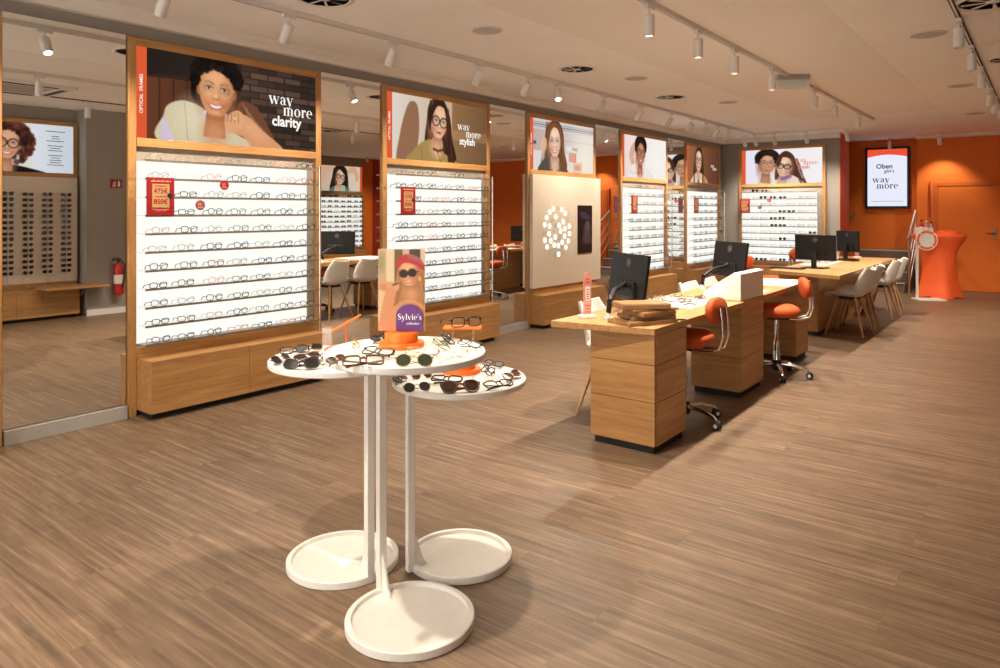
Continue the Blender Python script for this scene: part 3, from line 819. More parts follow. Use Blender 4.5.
def p_street(c):
    A = c.A
    c.fill((216,208,204)); c.gradx((196,176,166),(232,226,222),0,A,.2,.62); c.rect(0,.62,A,1,(226,220,216))
    for y in (.06,.10,.145): c.rect(0,y,A,y+.014,(96,92,110))
    c.rect(0,.44,.1,.5,(90,86,100)); c.rect(1.05,.36,A,.375,(150,146,160)); c.rect(1.1,.56,A,.568,(168,160,168))
    c.rect(1.18,.46,1.36,.56,(232,228,230)); c.ell(1.9,.8,.5,.6,(255,244,224),0,.8,1.4)
    c.rect(1.28,.60,1.56,.78,(226,118,88),.75); c.rect(1.44,.78,1.8,.98,(240,196,170),.8); c.rect(1.5,.84,1.72,.95,(226,128,96),.5)
    for k in range(4): c.rect(1.3,.63+.035*k,1.52,.637+.035*k,(250,226,214))
    c.poly([(.42,.9),(.40,.5),(.46,.16),(.66,.0),(.90,.0),(1.06,.2),(1.10,.55),(1.16,.98),(.3,1.05)],(104,66,44))
    strands(c,.62,.04,.44,1.0,24,.16,.2,[(140,92,58),(84,52,36),(170,120,76)],.012,11)
    c.poly([(.2,1.05),(.28,.84),(.5,.74),(.7,.84),(.95,.76),(1.1,.86),(1.2,1.05)],(92,80,74))
    c.poly([(.6,.72),(.74,1.05),(.9,.74)],(232,196,172))
    face(c, .74, .42, .30, (240,196,168), (110,72,48), (205,170,150), .1, True, -2, True, (196,84,82), .03)
    c.poly([(.48,.5),(.48,.2),(.7,.04),(.8,.06),(.62,.2),(.54,.42)],(128,82,52)); c.poly([(.8,.04),(.96,.12),(1.04,.4),(1.12,.95),(.98,.9),(.98,.5),(.94,.26)],(122,78,50))
    strands(c,.98,.15,1.08,1.0,14,.05,.08,[(166,114,70),(96,60,40)],.012,12)
    c.ell(.36,.5,.10,.16,(232,186,158),20,.9)
    c.speckle(.05)
def t_street(po, x0, aw, ph):
    mb = MB(); b = 1.928
    serif_text(mb, 'way', x0+aw*.63, b+ph*.46, .035, -0.0070); mb.build('lettering', M['lit_navy'], po)
def p_arm(c):
    c.fill((244,232,228)); c.gradx((244,222,214),(250,244,240),0,c.A); c.ell(1.7,.5,.6,.8,(255,250,244),0,.8,1.5)
    c.poly([(.30,1.05),(.34,.7),(.24,.5),(.34,.26),(.62,.1),(.74,.18),(.66,.34),(.46,.46),(.52,.64),(.6,1.05)],(222,176,150))
    c.poly([(.28,1.05),(.30,.78),(.5,.66),(.8,.74),(1.1,.74),(1.4,.86),(1.5,1.05)],(244,236,230))
    c.ell(.84,.22,.32,.26,(36,27,26)); face(c, .84, .40, .29, (190,126,92), (34,26,24), (44,30,28), .2, True, 6, True, (176,84,74), .04)
    c.poly([(.54,.36),(.56,.12),(.78,-.02),(1.05,.04),(1.14,.34),(1.04,.2),(.82,.14),(.64,.2)],(34,26,25))
    curls(c, .84, .36, .26, .25, 5, 175, 80, .032, [(34,26,25),(46,35,32)], 3, .16)
    c.line([(.78,.78),(.86,1.0)],.02,(220,205,200)); c.speckle(.04)
    for k in range(9): c.ell(.3+.07*k,.86+.02*(k%3),.02,.02,(232,120,104),0,.6)
def p_brown(c):
    A = c.A; c.fill((124,78,54)); c.gradx((164,108,74),(98,58,42),0,A)
    for k in range(12): c.line([(k*.16,0),(k*.16+.02,1)],.012,(84,50,36))
    c.poly([(.34,1.05),(.44,.5),(.5,.12),(.7,-.02),(.92,.04),(1.02,.4),(1.1,1.05)],(70,42,32))
    c.poly([(.2,1.05),(.3,.84),(.54,.72),(.96,.74),(1.3,.9),(1.36,1.05)],(234,214,190)); c.poly([(.96,.74),(1.3,.88),(1.4,1.05),(1.0,1.05)],(196,150,104))
    c.poly([(.66,.78),(.74,.8),(.78,1.05),(.62,1.05)],(52,44,52),1,False)
    face(c, .72, .38, .28, (232,186,156), (72,44,34), (50,36,32), .15, False, 4, True, (182,80,74), .04)
    strands(c,.98,.2,1.06,1.0,10,.04,.07,[(104,66,46),(60,36,28)],.014,4); strands(c,.48,.2,.40,1.0,10,.04,.07,[(104,66,46),(60,36,28)],.014,6)
    c.speckle(.06)
def t_brown(po, x0, aw, ph):
    mb = MB(); b = 1.928
    serif_text(mb, 'way', x0+aw*.72, b+ph*.48, .042, -0.0070); serif_text(mb, 'more', x0+aw*.78, b+ph*.40, .042, -0.0070); mb.build('lettering', M['tick'], po)
def p_two(c):
    A = c.A; c.fill((248,242,242)); c.gradx((238,232,246),(252,246,244),0,A)
    c.ell(.62,.24,.36,.26,(38,28,26)); c.poly([(.1,1.05),(.28,.8),(.5,.68),(.8,.7),(1.0,.86),(1.1,1.05)],(242,236,236))
    face(c, .62, .42, .31, (204,150,116), (40,30,28), (120,92,72), .25, False, 6, True, (178,92,84), .035)
    c.poly([(.34,.36),(.36,.1),(.6,-.02),(.86,.06),(.92,.34),(.78,.18),(.56,.16)],(38,28,26))
    curls(c, .62, .37, .28, .27, 0, 180, 110, .035, [(38,28,26),(54,40,36),(30,22,21)], 5, .18)
    c.poly([(.86,.9),(.88,.4),(.98,.16),(1.16,.06),(1.36,.2),(1.46,.5),(1.56,.8),(1.72,1.02),(1.3,1.02),(1.2,.6)],(84,48,36))
    c.poly([(1.0,1.05),(1.05,.84),(1.3,.76),(1.6,.94),(1.7,1.05)],(240,220,206))
    face(c, 1.10, .52, .28, (234,190,160), (84,50,38), (30,22,24), -.1, True, 8, False, (190,84,80), .06)
    c.poly([(1.0,.84),(1.24,.76),(1.3,.82),(1.06,.92)],(150,110,160))
    strands(c,1.40,.3,1.62,1.0,16,.06,.09,[(120,72,50),(70,40,32)],.014,9)
    c.poly([(.9,.4),(1.02,.16),(1.16,.1),(1.06,.24),(.96,.5)],(84,48,36)); c.speckle(.03)
def t_two(po, x0, aw, ph):
    mb = MB(); b = 1.928
    serif_text(mb, 'way', x0+aw*.66, b+ph*.60, .055, -0.0070); serif_text(mb, 'more', x0+aw*.765, b+ph*.52, .055, -0.0070); sans_text(mb, 'fresh', x0+aw*.70, b+ph*.41, .1, -0.0070, 0.02)
    mb.build('lettering', M['lit_salmon'], po)
def p_teal(c):
    A = c.A; c.fill((222,200,178)); c.gradx((236,216,196),(208,182,156),0,A)
    c.poly([(.1,.2),(.3,.02),(.62,.1),(.6,.28),(.3,.3),(.2,.62),(.06,.5)],(226,178,148)); c.poly([(1.3,.05),(1.7,.02),(2.1,.3),(1.9,.6),(1.7,.5),(1.8,.32),(1.5,.24)],(226,178,148))
    c.poly([(.6,.95),(.62,.4),(.74,.06),(1.0,-.04),(1.28,.06),(1.4,.4),(1.5,1.05),(.62,1.05)],(40,28,26))
    c.poly([(.5,1.05),(.7,.82),(1.0,.76),(1.4,.84),(1.6,1.05)],(150,198,180))
    face(c, 1.0, .44, .30, (232,184,154), (40,28,26), (34,24,24), -.1, False, -12, True, (186,76,74), .06)
    strands(c,1.25,.1,1.42,1.0,16,.08,.1,[(70,46,38),(30,22,20)],.014,9); strands(c,.72,.15,.64,1.0,12,.06,.08,[(70,46,38),(30,22,20)],.014,2)
    c.poly([(.72,.4),(.76,.1),(1.0,.0),(1.2,.08),(1.02,.14),(.84,.3)],(40,28,26)); c.speckle(.04)
def p_curly(c):
    A = c.A; c.fill((240,232,224)); c.gradx((216,222,236),(236,240,250),0,.78)
    g = random.Random(3); cx = 1.22
    for k in range(140):
        a = g.uniform(0, 2*PI); q = math.sqrt(g.random())
        c.ell(cx+.46*q*math.cos(a), .42+.46*q*math.sin(a)*1.0, .06, .06, g.choice([(62,34,30),(92,48,40),(44,26,24),(120,66,50)]), 0, .85)
    c.poly([(cx-.7,1.05),(cx-.4,.92),(cx,.86),(cx+.4,.92),(cx+.8,1.05)],(30,26,28))
    face(c, cx, .44, .31, (214,156,124), (40,28,26), (40,28,28), -.1, True, -5, True, (188,84,80), .05)
    curls(c, cx, .40, .32, .34, -10, 190, 150, .045, [(62,34,30),(92,48,40),(44,26,24)], 6, .22)
    curls(c, cx, .42, .42, .42, -50, 230, 120, .05, [(62,34,30),(92,48,40),(120,66,50)], 8, .10)

    c.speckle(.04)
def t_curly(po, x0, aw, ph):
    mb = MB(); b = 1.928; g = random.Random(2)
    cx = x0+aw*.145
    for k in range(15):
        w = g.uniform(.04,.12)
        if k in (1,5,9): continue
        mb.box(cx-w, cx+w, -0.0070, -0.0140, b+ph*(.86-.05*k), b+ph*(.868-.05*k)+.003)
    mb.build('printed_lines', M['lit_navy'], po)

# --- cases on the left wall
def p_plain(c): c.gradx((232,222,210),(214,196,176),0,c.A)
display_case((XL,-0.075,0), PI/2, WU, p_plain, 'oak display case at the near end of the mirror wall', 'low oak cabinet at the near end of the mirror wall', cab=True)
display_case((XL,2.296,0), PI/2, WU, p_clarity, 'lit oak display case under the poster reading way more clarity', 'low oak cabinet under the way more clarity display', text=t_clarity, aspect_px=150)
display_case((XL,4.645,0), PI/2, WU, p_stylish, 'lit oak display case under the poster reading way more stylish', 'low oak cabinet under the way more stylish display', text=t_stylish, aspect_px=120)
display_case((XL,7.005,0), PI/2, WU, p_street, 'oak case with plain beige panel carrying a circle of lit lens discs', 'low oak cabinet under the beige panel with lens discs', shelves=False, text=t_street, aspect_px=110, strip_text=True)
display_case((XL,9.364,0), PI/2, WU, p_arm, 'lit oak display case under the poster of a person with one arm raised', 'low oak cabinet under the raised-arm poster', aspect_px=90, rods=(1,), strip_text=False)
display_case((XL,11.735,0), PI/2, WU, p_brown, 'lit oak display case under the brown poster beside the room corner', 'low oak cabinet in the corner under the brown poster', text=t_brown, aspect_px=90, strip_text=False)
display_case((-4.706,13.577,0), 0, 1.55, p_two, 'lit oak display case under the poster of two people on the back wall', 'low oak cabinet under the two-person poster', text=t_two, aspect_px=90, strip_text=False, rods=())
display_case((4.255,12.60,0), -PI/2, 1.60, p_teal, 'lit sunglasses display seen in the mirror under a poster of dark-haired woman', 'low oak cabinet below the sunglasses display seen in the mirror', aspect_px=90, strip_text=False)
stock_shelves((XL,2.296,0), PI/2, WU, 'way more clarity display', 'eyeglasses on the way more clarity display', 11, 7, skip=((2,0),(3,0),(1,1)), dark=.38, bold_rows=(4,6,10))
stock_shelves((XL,4.645,0), PI/2, WU, 'way more stylish display', 'eyeglasses on the way more stylish display', 12, 7, skip=((2,0),(3,0)), dark=.40, bold_rows=(5,7))
stock_shelves((XL,9.364,0), PI/2, WU, 'raised-arm poster display', 'eyeglasses on the raised-arm poster display', 13, 6, full=False, dark=.4, skip=((2,0),(2,1),(3,0),(3,1)))
stock_shelves((XL,11.735,0), PI/2, WU, 'brown poster display', 'eyeglasses on the brown poster display', 14, 6, full=False, dark=.4, skip=((2,0),(3,0)))
stock_shelves((-4.706,13.577,0), 0, 1.55, 'two-person poster display', 'glasses on the back wall display', 15, 8, full=False, sun=.34, dark=.15, skip=((2,0),(3,0),(3,1)))
stock_shelves((4.255,12.60,0), -PI/2, 1.60, 'mirrored sunglasses display', 'sunglasses on the display seen in the mirror', 16, 7, full=False, sun=.85, dark=.5)

# --- mirrors between the cases
for k, (y0, y1, w) in enumerate(((1.562,2.288,'nearest the camera'),(3.934,4.637,'between the clarity and stylish displays'),(6.283,6.997,'between the stylish display and the beige panel'),
                               (8.643,9.356,'beyond the beige lens panel'),(11.002,11.727,'beside the brown poster display'))):
    t = thing('wall_mirror', (-5.012, (y0+y1)/2, 0), PI/2, 'tall wall mirror ' + w, 'mirror', 'tall mirrors between the wall displays')
    hw = (y1-y0)/2
    box(-hw, hw, 0.0, 0.03, 0.10, 2.63).build('mirror_glass', M['mirror'], t)
    box(-hw, hw, -0.03, 0.03, 0.0, 0.088).build('kick_board', M['skirt'], t, 0.002)
    box(-hw, hw, -0.012, 0.03, 0.088, 0.10).build('bottom_channel', M['steel'], t)

# --- price boards and round hang tags
def price_board(loc, rz, w, label):
    t = thing('price_board', loc, rz, label, 'sign', 'red price boards on the displays')
    h = w*1.36
    box(-w/2, w/2, -0.008, 0, 0, h).build('board', M['red'], t, 0.001)
    ins = box(-w*.31, w*.31, -0.011, -0.0085, h*.21, h*.83).build('tan_inset', M['tan'], t)
    mb = MB(); sans_text(mb, '475\u20ac', -w*.01, h*.59, w*.24, -0.0125, 0.022, align='CENTER'); sans_text(mb, '850\u20ac', -w*.01, h*.31, w*.24, -0.0125, 0.022, align='CENTER')
    mb.box(-w*.22,w*.2,-0.0125,-0.0115,h*.765,h*.785); mb.box(-w*.2,w*.2,-0.0125,-0.0115,h*.485,h*.505)
    mb.build('price_lettering', M['redink'], ins)
    mb = MB()
    for i in range(14):
        x = -w*.37+w*.054*i; q = h*(.895+.012*((i*7)%3)); mb.box(x, x+w*.042, -0.0095, -0.0085, h*.885, q+h*.012)
    mb.box(-w*.3,w*.3,-0.0095,-0.0085,h*.155,h*.17); mb.box(-w*.2,w*.2,-0.0095,-0.0085,h*.12,h*.132)
    mb.build('header_print', M['paleink'], t)
    mb = MB(); k0 = len(mb.v)
    mb.lathe([(w*.085,0),(w*.085,0.004)], seg=20); mb.xform(Matrix.Translation((w*.31,-0.0125,h*.53)) @ Matrix.Rotation(PI/2,4,'X'))
    mb.build('black_sticker', M['dark'], t)
for (y, lab) in ((2.456,'red price board on the way more clarity display'),(4.856,'red price board on the way more stylish display'),
                   (9.556,'red price board on the raised-arm poster display'),(11.89,'red price board on the brown poster display')):
    price_board((XL+0.134, y, 1.389), PI/2, 0.193, lab)
price_board((-4.55, 13.4495, 1.389), 0, 0.193, 'red price board on the two-person poster display')
def hang_tag(loc, rz, col, label):
    t = thing('hang_tag', loc, rz, label, 'tag', 'round hang tags on the shelves')
    mb = MB(); mb.lathe([(0.036,0),(0.036,0.004)], seg=28); mb.xform(Matrix.Rotation(PI/2,4,'X')); mb.build('disc', col, t)
    mb = MB(); serif_text(mb, 'w', -0.020, -0.004, 0.022, -0.0052); mb.box(-0.02,0.02,-0.0052,-0.0045,-0.018,-0.012); mb.build('print', M['paleink'], t)
    mb = MB(); mb.tube([(0,-0.002,0.034),(0,0.0,0.05)],0.0025); mb.build('clip', M['clear'], t)
brd = pmat('reddish brown tag', (0.28,0.085,0.06), 0.5)
hang_tag((XL+0.14, 2.935, 1.612), PI/2, M['red'], 'round red tag hanging from the second shelf, way more clarity display')
hang_tag((XL+0.14, 2.745, 1.462), PI/2, brd, 'round brown tag hanging from the third shelf, way more clarity display')
hang_tag((-4.10, 13.44, 1.615), 0, M['red'], 'round red tag on the two-person poster display, upper one')
hang_tag((-4.27, 13.44, 1.49), 0, M['purple'], 'round violet tag on the two-person poster display, lower one')

# --- lens disc circle and small poster on the beige panel
g = random.Random(5)
fx = XL+0.069
n_i = 0
for ring_, (rad, cnt) in enumerate(((0.085,6),(0.185,12),(0.295,19))):
    for k in range(cnt):
        a = 2*PI*(k+.3*ring_)/cnt
        mb = MB(); mb.lathe([(0.034,0),(0.034,0.007),(0.030,0.010)], seg=22)
        on = g.random() < .78
        o = bpy.data.objects.new('lens_disc', None)
        mb.xform(Matrix.Rotation(PI/2,4,'X'))
        o = mb.build('lens_disc', M['disc_on'] if on else M['acryl'])
        o.location = (fx, 7.565+rad*math.cos(a), 1.163+rad*math.sin(a)); o.rotation_euler = (0,0,PI/2)
        pos = ['inner','middle','outer'][ring_]
        pass
        tag(o, '%s lens disc on the beige panel, %s ring, number %d anticlockwise from the right' % ('glowing' if on else 'unlit', pos, k+1), 'lens disc', 'lens discs arranged in a circle')
def p_small(c):
    c.fill((30,8,12)); A = c.A
    c.rect(.06,.14,.3,.18,(70,84,140)); c.rect(.06,.20,.46,.235,(60,72,126)); c.rect(.12,.25,.5,.28,(54,66,112))
    c.poly([(.16,.8),(.2,.5),(.3,.32),(.46,.34),(.5,.5),(.46,.62),(.5,.8)],(60,58,76)); c.ell(.36,.44,.09,.10,(104,90,94)); c.ell(.36,.66,.12,.14,(84,74,84)); c.rect(.08,.80,.5,.81,(120,80,80))
t = thing('notice_board', (XL+0.0699, 8.24, 0.86), PI/2, 'narrow dark poster board on the beige panel right of the lens discs', 'poster')
box(-0.18, 0.18, -0.012, 0, 0, 0.635).build('board', M['black'], t, 0.002)
cv = Canvas(0.34/0.615, 90); p_small(cv); cv.build('print', 0.34, 0.615, M['poster_dim'], t, (-0.17, -0.0135, 0.01))

# --- the case on the partition at the right, seen only in the nearest mirror
display_case((0.51,4.165,0), -PI/2, 1.63, p_curly, 'oak display case with sunglasses racks under curly-haired poster in nearest mirror', 'low oak cabinet below the sunglasses racks in nearest mirror', shelves=False, text=t_curly, strip=False, aspect_px=100)
for i in range(4):
    rk = thing('sunglasses_rack', (0.41, 3.98-0.225*i, 0.405), -PI/2, 'clear rack of stacked sunglasses, %s from the wall pier, seen in nearest mirror' % ORD[i], 'rack', 'sunglasses racks on the partition')
    box(-0.05, 0.05, -0.05, 0.01, 0.0, 0.008).build('foot', M['clear'], rk)
    mb = MB(); mb.tube([(0,0,0.008),(0,0,1.24)], 0.009); mb.build('upright', M['clear'], rk)
    for k in range(15):
        fr = rnd.choice(['black','brown','black','tortoise']); kd = rnd.choice(['square','round','aviator','cat'])
        put_glasses(Matrix.Translation((0.385, 3.98-0.225*i, 0.60+0.0725*k)) @ Matrix.Rotation(-PI/2,4,'Z'), kd, fr, rnd.choice(['dark','brown']),
            '%s %s sunglasses, %s from the bottom on %s rack from the wall pier' % (CW[fr], SW[kd], ORD[k], ORD[i]), 'sunglasses on the mirror-side racks', False, tl=0.03)
t = thing('folding_counter', (0.0, 3.6, 0.406), 0, 'thin pale oak counter board in front of the sunglasses racks', 'counter')
MB().prism([(-0.02,0),(0.33,0),(0.33,0.55),(0.25,0.55),(0.25,0.77),(-0.02,0.77)], 0.0, 0.032).build('counter_top', M['oak_y'], t, 0.003)
for y in (0.05,0.5):
    mb = MB(); mb.tube([(0.02,y,0.0),(0.27,y,-0.12)],0.008); mb.build('bracket', M['steel'], t)
t = thing('fire_extinguisher', (0.165, 4.557, 0.26), 0, 'red fire extinguisher on the grey pier, seen in the nearest mirror', 'extinguisher')
mb = MB(); mb.lathe([(0.045,0),(0.062,0.015),(0.064,0.05),(0.064,0.36),(0.05,0.42),(0.025,0.44),(0.025,0.455)], seg=24); mb.build('cylinder', M['extred'], t)
mb = MB(); mb.lathe([(0.018,0.455),(0.018,0.49)], seg=12); mb.box(-0.02,0.02,-0.08,0.03,0.48,0.495); mb.box(-0.015,0.015,-0.07,0.02,0.505,0.515); mb.build('valve', M['black'], t)
mb = MB(); mb.tube([(-0.03,0.02,0.47),(-0.07,0.05,0.42),(-0.078,0.04,0.25),(-0.07,0.02,0.10)], 0.010); mb.build('hose', M['black'], t)
mb = MB(); mb.lathe([(0.0655,0.16),(0.0655,0.28)], seg=24); mb.build('label_band', M['ink'], t)
mb = MB(); mb.box(0.05,0.09,-0.03,0.03,0.2,0.42); mb.build('wall_bracket', M['extred'], t)
t = thing('extinguisher_sign', (0.24, 4.557, 1.74), -PI/2, 'small red and white extinguisher sign on the grey pier', 'sign')
box(-0.075, 0.075, -0.004, 0.02, 0, 0.12).build('plate', M['red'], t)
mb = MB(); mb.box(-0.05,-0.02,-0.0055,-0.0045,0.02,0.085); mb.box(-0.045,-0.025,-0.0055,-0.0045,0.09,0.10); mb.box(0.01,0.055,-0.0055,-0.0045,0.02,0.032); mb.box(0.01,0.02,-0.0055,-0.0045,0.03,0.095); mb.box(0.03,0.04,-0.0055,-0.0045,0.03,0.08); mb.build('pictogram', M['ink'], t)

# ------------------------------------------------------------------ round display tables in the foreground
def round_table(base_c, top_c, pole, zt, rt, rb, label):
    cx, cy = base_c
    t = thing('display_table', (cx, cy, 0), 0, label, 'table', 'white round display tables')
    mb = MB(); mb.lathe([(rb-0.004,0.0),(rb,0.004),(rb,0.028),(rb-0.004,0.031),(rb-0.020,0.031),(rb-0.023,0.017),(0.0,0.017)], seg=64, smooth=False); mb.build('base', M['white'], t)
    px, py = pole[0]-cx, pole[1]-cy; a = math.atan2(py, px)
    mb = MB(); mb.box(-0.015,0.015,-0.015,0.015,0.008,zt-0.02); mb.xform(Matrix.Translation((px,py,0)) @ Matrix.Rotation(a,4,'Z')); mb.build('pole', M['white'], t, 0.002)
    mb = MB(); mb.prism_axis([(-0.012,0.018),(-0.072,0.018),(-0.055,0.045),(-0.030,0.12),(-0.016,0.16)], -0.004, 0.004, 'y'); mb.xform(Matrix.Translation((px,py,0)) @ Matrix.Rotation(a,4,'Z')); mb.build('gusset', M['white'], t)
    tx, ty = top_c[0]-cx, top_c[1]-cy
    mb = MB(); mb.lathe([(rt-0.004,zt-0.020),(rt,zt-0.016),(rt,zt+0.002),(rt-0.003,zt+0.005),(rt-0.012,zt+0.005),(rt-0.014,zt),(0.0,zt)], (tx,ty,0), seg=80, smooth=False); mb.build('tabletop', M['white'], t)
    return t
round_table((-1.745,1.752), (-1.775,1.758), (-1.955,1.812), 0.930, 0.279, 0.222, 'tallest white round display table carrying the portrait sign, its base nearest the camera')
round_table((-2.262,1.888), (-2.276,1.877), (-2.059,1.846), 0.824, 0.274, 0.222, 'middle-height white round display table nearest the way more clarity display')
round_table((-1.905,2.198), (-1.905,2.194), (-1.987,1.994), 0.738, 0.272, 0.212, 'lowest white round display table nearest the oak desks')

def disc_stand(loc, r0, r1, h0, h1, label):
    t = thing('orange_riser', (loc[0], loc[1], loc[2]+.0006), 0, label, 'riser', 'orange stepped risers on the round tables')
    mb = MB(); mb.lathe([(r0,0),(r0,h0-0.003),(r0-0.003,h0),(0,h0)], seg=48); mb.build('lower_disc', M['orangeplastic'], t)
    mb = MB(); mb.lathe([(r1,h0),(r1,h1-0.003),(r1-0.003,h1),(0,h1)], seg=48); mb.build('upper_disc', M['orangeplastic'], t)
    return t
Z1, Z2, Z3 = 0.930, 0.824, 0.738
YAW = R(37.7)
disc_stand((-1.857,1.819,Z1), 0.083, 0.060, 0.018, 0.052, 'orange stepped base holding the portrait sign on the tallest round table')
def p_sylvie(c):
    A = c.A; c.fill((232,200,160))
    for x, col in ((0,(206,176,140)),(.1,(236,214,178)),(.2,(120,96,60)),(.3,(214,190,156)),(.52,(236,212,180)),(.62,(200,170,130))): c.rect(x,0,x+.1,.5,col)
    c.rect(.38,0,.52,.3,(86,64,50)); c.ell(.04,.16,.04,.12,(150,150,96),0,.7,.8)
    c.poly([(.14,.8),(.2,.5),(.26,.2),(.4,.1),(.54,.18),(.6,.42),(.7,.72),(.74,1.0),(.1,1.0)],(186,132,78))
    strands(c,.56,.3,.66,1.0,18,.05,.08,[(222,176,112),(150,98,56)],.012,3,.015); strands(c,.24,.4,.14,.95,12,.04,.06,[(222,176,112),(150,98,56)],.012,4,.015)
    c.poly([(.0,1.02),(.06,.82),(.2,.7),(.34,.62),(.52,.66),(.64,.84),(.68,1.02)],(226,160,112))
    face(c, .38, .30, .155, (232,170,124), (150,100,60), (54,22,20), -.5, True, -6, True, (200,90,80), .07, (46,18,18))
    c.poly([(.23,.24),(.24,.12),(.36,.06),(.5,.1),(.58,.22),(.56,.26),(.44,.19),(.32,.17)],(198,52,54)); c.poly([(.36,.06),(.5,.1),(.58,.22),(.5,.16),(.38,.11)],(176,100,112))
    c.ell(.51,.36,.02,.03,(232,190,90)); c.poly([(.02,.42),(.14,.40),(.26,.44),(.22,.52),(.06,.52)],(228,164,118)); c.poly([(.1,.5),(.2,.52),(.16,.8),(.02,.9)],(222,156,110))
    for k in range(3): c.line([(.03,.44+.025*k),(.10,.44+.025*k)],.008,(170,110,76))
    c.line([(.18,.44),(.24,.42)],.016,(60,30,26)); c.speckle(.06)
sg = thing('portrait_sign', (-1.857,1.819,Z1+0.052), YAW-0.05, 'portrait sign of a person in red headscarf and sunglasses, reading Sylvie\u2019s collection', 'sign')
sw, sh = 0.170, 0.296
box(-sw/2, sw/2, 0, 0.006, 0.004, 0.004+sh).build('board', M['ink'], sg)
cv = Canvas(sw/sh, 170); p_sylvie(cv); cv.build('portrait_print', sw, sh, M['poster_dim'], sg, (-sw/2, -0.0012, 0.004))
mb = MB(); pts = [(-0.018,0.0)]+[(0.030-0.048*math.cos(PI*k/16), 0.055+0.042*math.sin(PI*k/16)) for k in range(17)]+[(0.078,0.0)]
mb.prism_axis([(x,z+0.004) for x, z in pts], -0.010, -0.006, 'y'); cd = mb.build('purple_card', M['purple'], sg)
mb = MB(); serif_text(mb, "Sylvie's", -0.012, 0.046, 0.0138, -0.0106); sans_text(mb, 'collection', 0.020, 0.029, 0.0118, -0.0106, 0.01); mb.build('lettering', M['ink'], cd)
box(-0.03, 0.03, -0.006, 0.010, 0.0, 0.006).build('slot', M['orangeplastic'], sg)

# second table: base with a tilted orange ledge on a thin post beside a clear tube
disc_stand((-2.334,1.965,Z2), 0.090, 0.060, 0.022, 0.030, 'orange disc base on the middle-height round table')
t = thing('tilted_ledge', (-2.334,1.965,Z2+0.0306), YAW, 'orange ledge tilted on a thin orange post above the middle round table', 'display stand')
mb = MB(); mb.tube([(0.0,0,0),(0.0,0,0.088)],0.004); mb.build('post', M['orangeplastic'], t)
mb = MB(); mb.box(-0.065,0.065,-0.03,0.03,-0.004,0.004); mb.xform(Matrix.Translation((0.0,0,0.095)) @ Matrix.Rotation(R(-30),4,'Y')); mb.build('ledge', M['orangeplastic'], t, 0.002)
t = thing('clear_tube', (-2.402,1.921,Z2+0.0306), 0, 'small clear acrylic tube beside the thin orange post', 'tube')
mb = MB(); mb.lathe([(0.022,0),(0.022,0.075),(0.020,0.075),(0.020,0.003),(0,0.003)], seg=24); mb.build('cylinder', M['clear'], t)
# third table: base, clear posts and an orange tray carrying glasses
disc_stand((-1.973,2.285,Z3), 0.083, 0.060, 0.018, 0.040, 'orange stepped base on the lowest round table')
t = thing('raised_tray', (-1.973,2.285,Z3+0.040), YAW, 'orange tray raised on clear posts above the lowest round table', 'display stand')
for x in (-0.035,0.05):
    mb = MB(); mb.tube([(x,0,0),(x,0,0.145)],0.006); mb.build('post', M['clear'], t)
box(-0.075,0.085,-0.045,0.045,0.145,0.152).build('tray', M['orangeplastic'], t, 0.002)
T8 = Matrix.Translation((-1.973,2.285,Z3+0.1935)) @ Matrix.Rotation(YAW+0.5,4,'Z')
put_glasses(T8 @ Matrix.Translation((0.01,-0.03,0)) @ Matrix.Scale(1.1,4), 'square', 'black', 'clear', 'black eyeglasses lying on the raised orange tray', None, True, 0.12)

def lay(x, y, z, turn, kind, frame, lens, label, group, sc=1.0, thick=None, tilt=None):
    if tilt is None: tilt = 46 + (abs(hash((round(x*1000), round(y*1000)))) % 5)*6
    Mx = Matrix.Translation((x, y, z+0.003)) @ Matrix.Rotation(YAW+R(turn),4,'Z') @ Matrix.Translation((0,-0.012,0)) @ Matrix.Rotation(R(-tilt),4,'X') @ Matrix.Scale(sc,4)
    fm_, tm_, _l, _o = glass_parts(kind, frame, lens, thick, 0.115, True)
    low = min((Mx @ v.co).z for me in [fm_]+tm_ for v in me.vertices)
    Mx = Matrix.Translation((0, 0, z+0.0006-low)) @ Mx
    put_glasses(Mx, kind, frame, lens, label, group, True, 0.115, thick, True)
G1, G2, G3 = 'glasses laid out on the tallest round table', 'glasses laid out on the middle round table', 'glasses laid out on the lowest round table'  # positions in these tables are image pixels projected onto the tabletop planes
for a in ((-1.689,1.490,Z1,12,'square','brown','clear','dark brown eyeglasses at the front left rim of the tallest round table',1.02,.0032),
          (-1.771,1.618,Z1,-28,'panto','black','clear','black eyeglasses just in front of the orange base, tallest round table',1.0,.0022),
          (-1.800,1.478,Z1,70,'square','brown','brown','brown-lensed sunglasses turned sideways at the far left rim, tallest round table',0.75,None),
          (-1.574,1.597,Z1,4,'round','gold','green','green-lensed round sunglasses at the front rim of the tallest round table',1.05,None),
          (-1.664,1.722,Z1,-18,'square','gold','clear','thin gold eyeglasses behind the green-lensed round sunglasses',.95,None),
          (-1.535,1.741,Z1,38,'square','pink','clear','pink wire eyeglasses at the right rim of the tallest round table',1.0,.0012),
          (-1.712,1.883,Z1,120,'panto','green','clear','green-framed eyeglasses right of the orange base, tallest round table',.9,.0018),
          (-1.630,1.924,Z1,-50,'square','black','clear','black eyeglasses at the far right rim of the tallest round table',.95,.0016),
          (-1.771,1.986,Z1,110,'aviator','black','dark','black sunglasses behind the portrait sign, tallest round table',.85,None),
          (-1.969,1.708,Z1,100,'round','gold','clear','thin gold eyeglasses left of the orange base, tallest round table',.85,None),
          (-1.974,1.829,Z1,60,'cat','black','dark','small black sunglasses behind the orange base, tallest round table',.75,None)):
    lay(*a[:8], G1, a[8], a[9])
